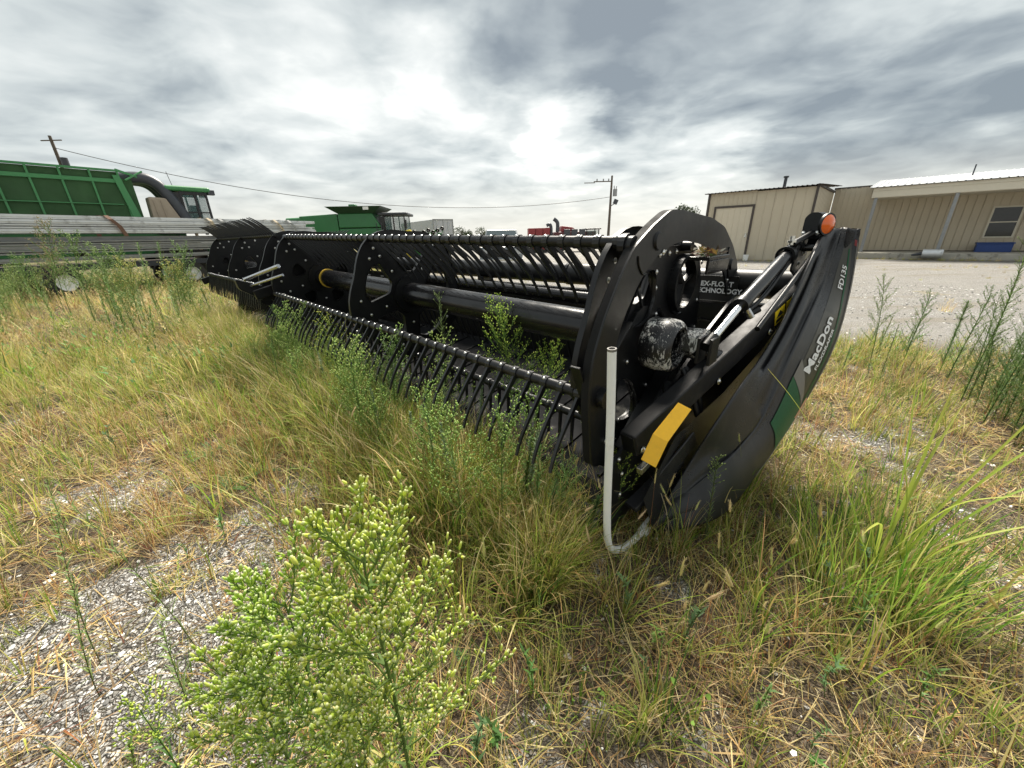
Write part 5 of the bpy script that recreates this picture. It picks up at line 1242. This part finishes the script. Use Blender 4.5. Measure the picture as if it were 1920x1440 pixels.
# stones, dense on the bare patches
step_ = .026; y = .3
while y < 3.4:
    x = -(y * 1.45 + 1.0)
    while x < y * 1.45 + 1.0:
        px, py = x + ru(-.5, .5) * step_, y + ru(-.5, .5) * step_; x += step_
        m_ = bare_mask(px, py)
        if rnd() < .75 * m_ * m_ + .05 and not under_machine(px, py):
            s_ = (.0035 + .0085 * rnd() ** 2.2 + (.008 if rnd() < .03 else 0)) * (1 + .12 * max(0, math.hypot(px, py) - 1.2)); add_pt(P_stone, px, py, s_, 18, .5, .001)
    y += step_
for i in range(5000):      # loose stones on the open lot
    u, v = ru(-6, 6), 6.6 + 9 * rnd() ** 1.6; p = frame_to_world((-u, v, 0), FRAME_ROT)
    if lot_mask(p[0], p[1]) > .3: P_stone.append((p[0], p[1], .003, ru(0, 6.28), ru(.008, .018) * (1 + .03 * v), random.randrange(18), ru(-.4, .4)))
# mid and far field on the left, weedy fringe of the lot on the right
P_far = []
y = 2.6
while y < 22:
    st = .11 + .021 * y; x = -(y * 1.45 + 2)
    while x < y * 1.45 + 2:
        px, py = x + ru(-.5, .5) * st, y + ru(-.5, .5) * st; x += st
        if under_machine(px, py) or on_shield(px, py): continue
        u, v = to_uv(px, py); lot = lot_mask(px, py)
        if lot > .5: 
            if rnd() > .012 * (1 - sstep(9, 14, v)): continue
        elif rnd() < lot: continue
        if py < 4.8 and rnd() > sstep(2.6, 4.6, py) * .9: continue
        if u < .6 and v < 4.2 and rnd() > .45: continue
        f = straw_frac(px, py)
        if py < 5.5: add_pt(P_tall, px, py, ru(.4, .85) * (.75 if u < .6 else 1), 6 if rnd() > f else 10, .4)
        if py > 3.4 and rnd() < sstep(3.2, 4.8, py):
            h_ = .55 + .5 * sstep(-.3, .4, nz(px, py, .9, 41)); P_far.append((px, py, GX(px, py), ru(0, 6.28), ru(.6, 1.1) * h_ * (.7 if u < .6 else 1.1), kind_at(px, py), ru(-.35, .35)))
    y += st
# grass line along the shed and porch, tufts in the lot
for i in range(260):
    u = ru(-8, 8.4); v = 24.9 - abs(random.gauss(0, .35)) if u > 3.5 else 28.2 - abs(random.gauss(0, .25))
    p = frame_to_world((-u, v, 0), FRAME_ROT); P_far.append((p[0], p[1], 0, ru(0, 6), ru(.15, .4), random.randrange(4, 12), ru(-.1, .1)))
for i in range(420):
    p = frame_to_world((-ru(-6, 14), ru(17, 24.5), 0), FRAME_ROT)
    if nz(p[0], p[1], .25, 4) > .12: P_far.append((p[0], p[1], 0, ru(0, 6), ru(.10, .3), random.randrange(4, 14), ru(-.1, .1)))
for i in range(230):
    u = ru(.76, 1.9); v = ru(.92, 1.36); p = frame_to_world((-u, v, 0), FRAME_ROT)
    if v < 1.36 - max(0, .85 - u) * 2: add_pt(P_tall, p[0], p[1], ru(.55, .85), 6, .15)
for i in range(3400):      # taller growth hugging the front of the machine
    u = ru(.75, 9.6); v = random.gauss(1.16, .20); 
    if v > 1.5 or (u < 1.0 and v > 1.3): continue
    p = frame_to_world((-u, v, 0), FRAME_ROT); add_pt(P_tall, p[0], p[1], ru(.65, 1.2) * (.75 if u < 1.3 else 1), 6 if rnd() < .85 else 10, .3)
scatter('green_grass', green_near, P_green); scatter('dry_grass', dry_near, P_dry); scatter('straw_litter', straw_lit, P_lit)
scatter('tall_meadow_grass', tall_mix, P_tall); scatter('field_grass', far_mix, P_far); scatter('ground_herbs', sprigs, P_herb); scatter('gravel_stones', stones, P_stone)
print('points', len(P_green), len(P_dry), len(P_lit), len(P_tall), len(P_far), len(P_herb), len(P_stone))

# ------------------------------------------------------------------ single plants
def bud(b, p, d, L, r, col, tipc):
    d = Vector(d).normalized(); x = d.orthogonal().normalized(); y = d.cross(x); n = 6; V = []; C = []
    for k, rr in ((0, .35), (.3, 1.0), (.72, .78), (1.0, .72)):
        V += [p + d * L * k + (x * cos(2 * pi * j / n) + y * sin(2 * pi * j / n)) * r * rr for j in range(n)]; C += [c4(col if k < .9 else tipc)] * n
    V.append(p + d * L * 1.06); C.append(c4(tipc))
    b.add(V, [(i * n + j, i * n + (j + 1) % n, (i + 1) * n + (j + 1) % n, (i + 1) * n + j) for i in range(3) for j in range(n)] + [(18 + j, 18 + (j + 1) % n, 24) for j in range(n)], True); b.c += C
def bud_lo(b, p, d, L, r, col):
    d = Vector(d).normalized(); x = d.orthogonal().normalized(); y = d.cross(x)
    b.add([p, p + d * L * .5 + x * r, p + d * L * .5 - x * .5 * r + y * .87 * r, p + d * L * .5 - x * .5 * r - y * .87 * r, p + d * L], [(0, 1, 2), (0, 2, 3), (0, 3, 1), (4, 2, 1), (4, 3, 2), (4, 1, 3)], True, col)
BUDC = [(.46, .58, .09), (.54, .64, .12), (.36, .50, .07), (.60, .67, .16)]
def horseweed(label, base, h, lean=(0, 0), spread=.17, start=.5, nbr=26, hi=False, seed=1, bsize=1., stemr=.004, leaves=30, colr=BUDC, cat='weed', group=None, name='horseweed_plant', stemc=(.14, .22, .06), sub=7):
    st_ = random.getstate(); random.seed(seed)
    x0, y0 = base; z0 = GX(x0, y0); t = Thing(name, label, cat, (x0, y0, z0), 0, group=group)
    S = MB(); B_ = MB(); L_ = MB(); n = 12; P0 = []
    for i in range(n + 1):
        k = i / n; P0.append(Vector((x0 + lean[0] * k * k + .006 * sin(5 * k + seed), y0 + lean[1] * k * k + .006 * cos(4 * k), z0 + h * k)))
    S.tube(P0, [stemr * (1 - .72 * i / n) for i in range(n + 1)], 7 if hi else 5, False, col=stemc)
    def at_(k): f = k * n; i = min(n - 1, int(f)); return P0[i].lerp(P0[i + 1], f - i)
    def buds(p, d, m_):
        for _ in range(m_):
            e = (d + Vector((random.gauss(0, .45), random.gauss(0, .45), ru(.1, .7)))).normalized(); q = p + e * ru(.004, .016) * bsize
            if hi:
                S.tube([p, q], .0006, 3, False, col=(.20, .30, .08)); bud(B_, q, e, ru(.0075, .0115) * bsize, ru(.0017, .0026) * bsize, vary(random.choice(colr)), vary((.60, .64, .34), .1) if rnd() < .75 else (.42, .5, .2))
            else: bud_lo(B_, q, e, ru(.010, .018) * bsize, ru(.003, .0048) * bsize, vary(random.choice(colr)))
    for i in range(nbr):
        k = start + (1 - start) * (i + .5) / nbr; a = i * 2.4 + ru(-.4, .4); p = at_(k); kk = (k - start) / (1 - start)
        Lb = spread * (1.2 - kk * .72) * ru(.75, 1.15) + .02; up = .75 + .5 * kk
        d = Vector((cos(a), sin(a), up)).normalized(); pts = [p]; m_ = 6
        for j in range(m_): d = (d + Vector((ru(-.08, .08), ru(-.08, .08), .07))).normalized(); pts.append(pts[-1] + d * Lb / m_ * 1.25)
        S.tube(pts, [stemr * .42 * (1 - .6 * j / m_) for j in range(m_ + 1)], 5 if hi else 3, False, col=lerp3(stemc, (.22, .34, .09), .6))
        for j in range(2, m_ + 1):
            for q in range(int(sub * .5)):
                e = (pts[j] - pts[j - 1]).normalized(); e = (e + Vector((random.gauss(0, .55), random.gauss(0, .55), ru(0, .5)))).normalized(); l2 = Lb * ru(.10, .26)
                q0 = pts[j - 1].lerp(pts[j], rnd()); q1 = q0 + e * l2
                S.tube([q0, q1], stemr * .17, 3, False, col=(.22, .34, .09)); buds(q1, e, random.choice([1, 2, 2, 3]) if hi else 1)
                if hi and rnd() < .6: buds(q0.lerp(q1, ru(.4, .8)), e, 1)
            if hi and rnd() < .7: blade(L_, pts[j], ru(0, 6.3), ru(.012, .03), .0018, .8, .5, vary((.20, .33, .07)), 3)
        buds(pts[-1], d, 3 if hi else 2)
    for i in range(leaves):
        k = ru(.05, .95); blade(L_, at_(k), ru(0, 6.3), ru(.03, .075) * (1.1 - .5 * k), ru(.003, .006), ru(.6, 1.2), ru(.2, 1.0), vary((.11, .20, .05)), 4)
    S.build('stem', VEG1, t); B_.build('flower_buds', VEG1, t, kind='stuff')
    if L_.v: L_.build('leaves', VEG1, t, kind='stuff')
    random.setstate(st_); return t
def leafy_weed(label, base, h, lean=(0, 0), seed=1, n=130, leaf=.055, col=(.10, .17, .06), top=None, stemr=.0045, group=None, name='leafy_weed', droop=.5, wd=.0045):
    st_ = random.getstate(); random.seed(seed); x0, y0 = base; z0 = GX(x0, y0); t = Thing(name, label, 'weed', (x0, y0, z0), 0, group=group)
    S = MB(); L_ = MB(); N_ = 10; P0 = [Vector((x0 + lean[0] * (i / N_) ** 1.5, y0 + lean[1] * (i / N_) ** 1.5, z0 + h * i / N_)) for i in range(N_ + 1)]
    S.tube(P0, [stemr * (1 - .75 * i / N_) for i in range(N_ + 1)], 6, False, col=(.13, .14, .06))
    for i in range(n):
        k = .12 + .88 * (i / n) ** .85; f = k * N_; j = min(N_ - 1, int(f)); p = P0[j].lerp(P0[j + 1], f - j); a = i * 2.4 + ru(-.3, .3)
        ll = leaf * (1.15 - .75 * k) * ru(.7, 1.2); blade(L_, p, a, ll, wd * ru(.7, 1.2), ru(.35, .9), droop * ru(.5, 1.5), vary(col), 4, vary(lerp3(col, (.3, .36, .12), .3)))
    if top:
        B_ = MB()
        for i in range(top):
            k = ru(.72, 1.0); f = k * N_; j = min(N_ - 1, int(f)); p = P0[j].lerp(P0[j + 1], f - j); a = ru(0, 6.3); l = h * .12 * (1.25 - k) * ru(.5, 1.6) + .01
            e = Vector((cos(a), sin(a), 1.1)).normalized(); S.tube([p, p + e * l], .0012, 3, False, col=(.18, .24, .08)); bud_lo(B_, p + e * l, e, .014, .0035, vary((.30, .38, .14)))
        B_.build('flower_buds', VEG1, t, kind='stuff')
    S.build('stem', VEG1, t); L_.build('leaves', VEG1, t, kind='stuff'); random.setstate(st_); return t
# the big flowering weed in the foreground
horseweed('tallest bright green flowering weed with pale buds in the foreground', (-.25, .46), 1.03, (.01, 0), .17, .48, 34, True, 5, 1.25, .0055, 60, sub=8)
horseweed('second bright green flowering weed, left of and lower than the tallest', (-.41, .49), .90, (-.01, .0), .14, .48, 26, True, 9, 1.2, .0045, 40, sub=8)
horseweed('lowest bright flowering weed at the bottom left of the foreground clump', (-.50, .47), .75, (.0, .0), .13, .48, 24, True, 13, 1.15, .0042, 30, sub=8)
horseweed('short flowering weed cut by the bottom edge under the tallest one', (-.30, .40), .74, (.02, .0), .10, .5, 16, True, 15, 1.1, .004, 20, sub=7)
horseweed('small pale flowering sprig in the bottom left corner', (-.93, .58), .44, (.0, .0), .07, .5, 12, False, 17, .8, .003, 20)
# weeds along the reel
horseweed('bushy light green weed growing up through the reel before the tube', (.0, 2.42), 1.02, (-.06, 0), .20, .42, 34, False, 31, .95, .006, 60, sub=9)
horseweed('low bushy weed right of the taller one, against the lower reel bat', (.22, 2.36), .80, (.05, 0), .15, .5, 22, False, 32, .9, .005, 40, sub=8)
horseweed('light green flowering weed at the left end of the near tines', (-1.62, 3.3), .82, (.05, 0), .20, .35, 26, False, 33, 1.0, .005, 60)
horseweed('pale green tufted weed among grass before the middle tines', (-.86, 2.52), .82, (.03, 0), .13, .4, 22, False, 34, .85, .005, 70, colr=[(.27, .36, .16), (.33, .42, .2)])
horseweed('small flowering sprig between foxtails below the tines', (-.19, 1.62), .45, (.02, 0), .07, .5, 12, False, 35, .6, .003, 20)
horseweed('small bright sprig standing just left of the white rod', (.52, 1.55), .50, (0, 0), .06, .55, 12, False, 36, .6, .003, 14)
SAGE = (.20, .27, .17)
leafy_weed('grey green sage leaved weed in front of the tines, left one', (-.46, 2.40), .74, (-.02, 0), 41, 110, .055, SAGE, None, wd=.014, droop=.8)
leafy_weed('grey green sage leaved weed in front of the tines, right one', (-.24, 2.32), .66, (.05, 0), 42, 110, .055, SAGE, None, wd=.014, droop=.8)
leafy_weed('sage leaved weed spreading low over the first tines', (-.66, 2.30), .60, (.1, 0), 43, 90, .05, SAGE, None, wd=.013, droop=.8)
leafy_weed('slender leafy weed standing before the reel tube', (-.50, 2.75), 1.12, (-.01, 0), 44, 110, .06, (.14, .22, .08), 26)
leafy_weed('slender leafy weed between the bushy weed and the arch shield', (.50, 2.35), .82, (-.03, 0), 45, 90, .05, (.15, .22, .08), 26)
leafy_weed('thin upright weed overlapping the black divider nose', (.97, 1.50), .52, (-.02, .0), 46, 60, .045, (.14, .21, .08), 30)
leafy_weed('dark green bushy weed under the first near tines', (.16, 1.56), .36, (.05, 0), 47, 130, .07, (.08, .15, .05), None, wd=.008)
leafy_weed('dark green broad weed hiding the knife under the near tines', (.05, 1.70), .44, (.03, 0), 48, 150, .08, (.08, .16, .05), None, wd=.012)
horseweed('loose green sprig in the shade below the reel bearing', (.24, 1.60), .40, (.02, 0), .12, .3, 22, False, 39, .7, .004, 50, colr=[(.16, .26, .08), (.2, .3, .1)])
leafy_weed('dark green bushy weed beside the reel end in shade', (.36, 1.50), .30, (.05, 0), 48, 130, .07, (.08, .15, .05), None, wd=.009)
for i in range(64):
    u = ru(.95, 5.6); v = ru(.85, 1.45); p = frame_to_world((-u, v, 0), FRAME_ROT); k_ = rnd()
    if k_ < .45: horseweed('small flowering weed standing in the grass before the reel tines', (p[0], p[1]), ru(.45, .85), (ru(-.05, .05), 0), ru(.11, .2), .3, 22, False, 500 + i, 1.15, .0045, 60, colr=[(.36, .48, .12), (.44, .54, .18), (.28, .42, .12)], group='flowering weeds before the reel tines', sub=7)
    elif k_ < .75: leafy_weed('leafy green weed standing in the grass before the reel tines', (p[0], p[1]), ru(.45, .8), (ru(-.06, .06), 0), 500 + i, 90, ru(.05, .09), random.choice([(.14, .25, .07), (.20, .31, .09)]), 14, group='leafy weeds before the reel tines', wd=.009)
    else: leafy_weed('pale sage leaved weed in the grass before the reel tines', (p[0], p[1]), ru(.4, .7), (ru(-.06, .06), 0), 500 + i, 100, .05, (.24, .32, .2), None, group='sage leaved weeds before the reel tines', wd=.014, droop=.8)
# weeds at the left, before the trailer
LF = [('flower', -9.6, 8.3, 1.93, .3, .3, 'tall brownish seeding weed before the purlins, leftmost', [(.26, .20, .11), (.3, .24, .12)]), ('flower', -7.97, 7.23, 1.61, .2, .2, 'tall grey green flowering weed before the lower purlins', None), ('flower', -7.3, 7.0, 1.40, .2, .2, 'broad flowering weed in the middle of the trailer weeds', None),
      ('flower', -8.3, 8.3, 1.36, .2, .2, 'flowering weed half hidden behind the broad one', None), ('leafy', -7.62, 8.19, 1.56, .2, .2, 'narrow spire weed before the trailer, left of the pair', None), ('leafy', -7.17, 8.14, 1.56, .2, .2, 'narrow spire weed before the trailer, right of the pair', None),
      ('flower', -6.6, 7.9, 1.37, .2, .2, 'flowering weed touching the far end of the reel', None), ('flower', -6.1, 7.05, 1.1, .15, .1, 'yellow green weed below the trailer tyre', [(.36, .38, .10), (.42, .40, .14)]), ('flower', -6.9, 7.0, 1.12, .2, .2, 'yellowish flowering weed between trailer wheels', [(.36, .38, .10), (.40, .42, .12)]),
      ('flower', -13.6, 11.0, 1.22, .1, .2, 'small weed before the left end of the trailer rail', None), ('flower', -10.9, 9.3, 1.35, .3, .3, 'seeding weed at the left before the deck', [(.26, .24, .12)]), ('leafy', -8.9, 8.6, 1.2, .2, .2, 'leafy weed right of the brownish seeding weed', None)]
for i, (k_, x, y, h, lx, ly, lab, cc) in enumerate(LF):
    if k_ == 'flower': horseweed(lab, (x, y), h, (lx * .5, ly * .5), .30, .45, 26, False, 60 + i, 2.0, .008, 90, colr=cc or [(.20, .30, .10), (.26, .36, .13), (.16, .24, .08)], sub=8)
    else: leafy_weed(lab, (x, y), h, (lx * .3, ly * .3), 60 + i, 150, .13, (.13, .22, .07), 40, wd=.012)
for i in range(70):        # the thicket of stems around them
    x = ru(-14, -5.4); y = -x * .42 + ru(3.6, 5.6)
    u, v = to_uv(x, y)
    if v < 1.0 or not under_machine(x, y):
        if rnd() < .6: leafy_weed('narrow leafy weed stem in the thicket before the flatbed trailer', (x, y), ru(.5, 1.1), (ru(-.1, .1), 0), 200 + i, 70, .13, random.choice([(.13, .22, .06), (.17, .25, .07), (.20, .24, .09)]), 16, group='weeds in the thicket before the trailer', wd=.013)
        else: horseweed('small flowering weed in the thicket before the flatbed trailer', (x, y), ru(.6, 1.1), (ru(-.1, .1), 0), .22, .4, 14, False, 200 + i, 2.0, .007, 40, colr=[(.20, .30, .10), (.30, .36, .12)], group='flowering weeds in the thicket', sub=6)
# weeds at the right
RT = [('flower', 3.95, 3.91, .98, -.05, .1, 'feathery flowering weed nearest the end shield on the gravel edge', 0), ('leafy', 4.48, 4.05, .80, .0, 0, 'thin small leafed weed right of the feathery one', 0), ('leafy', 4.45, 3.55, .92, .05, 0, 'leafy weed with curved tip in front of the gravel', 0),
      ('leafy', 4.30, 3.22, 1.50, .05, .1, 'tallest dark leafy weed with pale flower head at the right edge', 60), ('leafy', 3.76, 2.65, .88, .1, 0, 'dense dark leafy weed in the right hand clump, left side', 0), ('leafy', 3.80, 2.50, 1.02, .05, .1, 'dense dark leafy weed in the right hand clump, middle', 0),
      ('leafy', 4.69, 3.85, .76, 0, 0, 'small leafy weed standing behind the right hand clump', 0), ('leafy', 3.68, 2.38, .84, .1, .1, 'low dense weed at the front of the right hand clump', 0), ('leafy', 4.03, 3.05, 1.05, 0, 0, 'upright leafy weed left of the tallest one', 0), ('leafy', 3.95, 2.75, .95, .1, 0, 'leafy weed close behind the front of the right clump', 0)]
for i, (k_, x, y, h, lx, ly, lab, tp_) in enumerate(RT):
    if k_ == 'flower': horseweed(lab, (x, y), h, (lx, ly), .13, .3, 26, False, 90 + i, .9, .005, 80, colr=[(.20, .30, .12), (.26, .34, .15)], sub=6)
    elif i % 3: horseweed(lab, (x, y), h, (lx, ly), .11, .12, 34, False, 90 + i, .75, .0055, 170, colr=[(.13, .21, .07), (.18, .27, .10)], sub=6, stemc=(.10, .15, .05))
    else: leafy_weed(lab, (x, y), h, (lx, ly), 90 + i, 170, .10, (.10, .17, .06), tp_ or 60, wd=.008, stemr=.006, droop=1.0)
for i in range(16):
    x, y = ru(3.2, 5.6), ru(2.6, 4.6)
    leafy_weed('thin weed at the weedy edge of the gravel lot', (x, y), ru(.3, .65), (ru(-.06, .06), 0), 300 + i, 70, .06, random.choice([(.12, .19, .06), (.16, .22, .07)]), 8, group='thin weeds at the gravel edge', wd=.006)
for i in range(26):
    x, y = ru(3.35, 4.9), ru(2.15, 3.5)
    if y > x * .8: continue
    horseweed('branching dark green weed in the dense clump at the right edge', (x, y), ru(.5, 1.0), (ru(-.05, .1), ru(0, .1)), ru(.09, .15), .08, 30, False, 340 + i, .75, .0045, 150, colr=[(.12, .20, .07), (.18, .26, .10), (.22, .30, .12)], group='branching weeds at the right edge', sub=6, stemc=(.10, .15, .05))
# slender leafy stems at the lower left
for i, (x, y, h, lx, ly, lab) in enumerate([(-1.62, .98, .62, .0, .1, 'leafy stem leaning in from the left picture edge'), (-1.50, .86, .50, .04, .08, 'leafy stem right of the one at the left edge'), (-1.25, 1.0, .74, -.32, .08, 'long dark leafy stem leaning left across the gravel patch'), (-2.4, 1.6, .42, .03, .02, 'slender leafy stem at the top of the gravel patch'), (-1.12, .80, .42, .02, .02, 'small leafy stem at the centre of the gravel patch'), (-1.0, .95, .36, .08, 0, 'short leafy stem left of the flowering clump'), (-1.9, 2.4, .36, 0, 0, 'small pale sprig in the straw left of the foreground clump')]):
    leafy_weed(lab, (x, y), h, (lx, ly), 120 + i, 46, .07, (.19, .28, .09), None, wd=.005, stemr=.0022, droop=1.1)

# foxtail grass: stalks with bristly seed heads
def foxtail(x, y, h, lean, az, seed):
    st_ = random.getstate(); random.seed(seed); z0 = GX(x, y)
    t = Thing('foxtail_grass', 'foxtail grass stalk with a bristly tan seed head', 'grass stalk', (x, y, z0), 0, group='foxtail grass stalks among the weeds')
    S = MB(); pts = [Vector((x, y, z0))]; th = lean * .3
    for i in range(7): th += lean * .7 / 7 * (i / 3); pts.append(pts[-1] + Vector((cos(az) * sin(th), sin(az) * sin(th), cos(th))) * h / 7)
    c = random.choice([(.30, .30, .10), (.38, .32, .15), (.24, .28, .08), (.34, .16, .07)])
    S.tube(pts, [.0014 - .00012 * i for i in range(8)], 4, False, col=c)
    for _ in range(2): blade(S, pts[random.randrange(1, 4)], ru(0, 6.3), ru(.08, .16), .0035, ru(.3, .8), ru(.6, 1.5), vary(random.choice(YGR + GRN)), 4)
    S.build('stalk', VEG1, t); H = MB(); d = (pts[-1] - pts[-2]).normalized(); seedhead(H, pts[-1], d, ru(.045, .075), ru(.0038, .0052), random.choice([(.60, .48, .26), (.55, .46, .20), (.66, .54, .32), (.48, .52, .2)]))
    H.build('seed_head', VEG1, t); random.setstate(st_)
FX = []
for i in range(150):
    if i < 95: x, y = random.gauss(-.1, .75), random.gauss(1.72, .28)
    elif i < 130: x, y = ru(.2, 1.8), ru(.75, 1.5)
    else: x, y = ru(-3.2, -1.2), ru(1.9, 3.6)
    if y < .6 or under_machine(x, y) or (x > .3 and y > 1.45 and x < 1.2): continue
    foxtail(x, y, ru(.30, .60) * (.75 if i >= 95 else 1), ru(.1, .8), ru(0, 6.3), 400 + i)

# the long-bladed clump at the right
t = Thing('long_grass_clump', 'lush clump of long arching bright green grass right of the shield', 'grass clump', (1.64, 1.26, 0), 0)
b = MB()
for (tx, ty, tz) in [(1.00, 1.38, 1.0), (1.45, 1.40, 1.07), (1.74, 1.36, .97), (2.05, 1.22, 1.10), (2.2, 1.2, .93), (2.15, 1.12, .72), (2.1, 1.1, .46), (1.18, 1.35, .70), (1.25, 1.42, .88), (1.62, 1.42, 1.0), (1.3, 1.1, .42), (2.0, 1.5, .8), (1.5, 1.3, .75), (1.85, 1.05, .62)]:
    o = Vector((1.64 + ru(-.05, .05), 1.26 + ru(-.05, .05), 0)); e = Vector((tx, ty, tz)); mid = o.lerp(e, .45) + Vector((0, 0, .10 + .12 * rnd())); pts = crom([o, o.lerp(mid, .5) + Vector((0, 0, .05)), mid, mid.lerp(e, .6) + Vector((0, 0, .02)), e], 5)
    side = (e - o).cross(Vector((0, 0, 1))).normalized(); V = []; C = []; c = random.choice([(.26, .38, .05), (.22, .36, .05), (.32, .42, .07)]); n = len(pts) - 1
    for i, p in enumerate(pts):
        k = i / n; ww = .0055 * (1 - k ** 3) + .0003
        V += [p - side * ww, p + Vector((0, 0, -.0018)), p + side * ww]; C += [c4(vary(lerp3(c, (.42, .34, .10), max(0, k - .55) * 1.6), .05))] * 3
    b.add(V, [f for i in range(n) for f in ((3 * i, 3 * i + 1, 3 * i + 4, 3 * i + 3), (3 * i + 1, 3 * i + 2, 3 * i + 5, 3 * i + 4))], True); b.c += C
b.build('long_blades', VEG1, t, kind='stuff')
b = MB()
for i in range(460): a = ru(0, 6.3); r = .30 * math.sqrt(rnd()); blade(b, (1.64 + r * cos(a) * 1.2, 1.24 + r * sin(a), 0), a + ru(-.9, .9), ru(.18, .52), ru(.003, .008), ru(0, .4), ru(.2, 1.2), pal((GRN, 3), (YGR, 1.5), (STR, .3)), 6, twist=ru(-1, 1))
b.build('short_blades', VEG1, t, kind='stuff')
# a long loose blade arching over the front of the shield and a few arcs by the reel
t = Thing('arching_grass_tuft', 'tuft of tall arching grass by the left part of the near tines', 'grass clump', (-1.25, 2.9, 0), 0); b = MB()
for i in range(60): blade(b, (-1.25 + ru(-.15, .15), 2.9 + ru(-.1, .1), 0), ru(1.6, 4.2), ru(.5, 1.0), ru(.004, .008), ru(.05, .5), ru(.3, 1.1), pal((GRN, 2), (YGR, 2)), 8)
b.build('blades', VEG1, t, kind='stuff')
t = Thing('broken_stalk', 'bent pale dry stalk in the grass at the left', 'stalk', (-3.3, 3.1, 0), 0); b = MB()
b.tube([(-3.55, 3.0, 0), (-3.25, 3.15, .30), (-2.55, 3.2, .06)], .004, 5, False, col=(.5, .42, .28)); b.build('stalk', VEG1, t)
# creeping dark green ferny plants in the straw
for i in range(9):
    x, y = [(-1.95, 2.45), (-1.75, 2.25), (-2.15, 2.75), (-1.5, 2.6), (-1.6, 2.9), (-1.2, 2.55), (-1.85, 2.05), (-2.3, 2.5), (-1.35, 2.2)][i]
    t = Thing('ferny_ground_plant', 'low dark green ferny plant lying in the dry straw', 'weed', (x, y, 0), 0, group='low ferny plants in the straw'); b = MB()
    for k in range(7):
        a = ru(0, 6.3); L = ru(.14, .26); d = Vector((cos(a), sin(a), .25)).normalized(); s_ = Vector((-sin(a), cos(a), 0)); b.tube([Vector((x, y, .03)), Vector((x, y, .03)) + d * L], .0014, 3, False, col=(.14, .2, .06))
        for q in range(16):
            p = Vector((x, y, .03)) + d * L * (q + 2) / 18
            for sg in (-1, 1): e = p + s_ * sg * .022 + d * .008; b.add([p, p.lerp(e, .5) + d * .003, e, p.lerp(e, .5) - d * .003], [(0, 1, 2, 3)], False, vary((.09, .20, .06)))
    b.build('fronds', VEG1, t, kind='stuff')
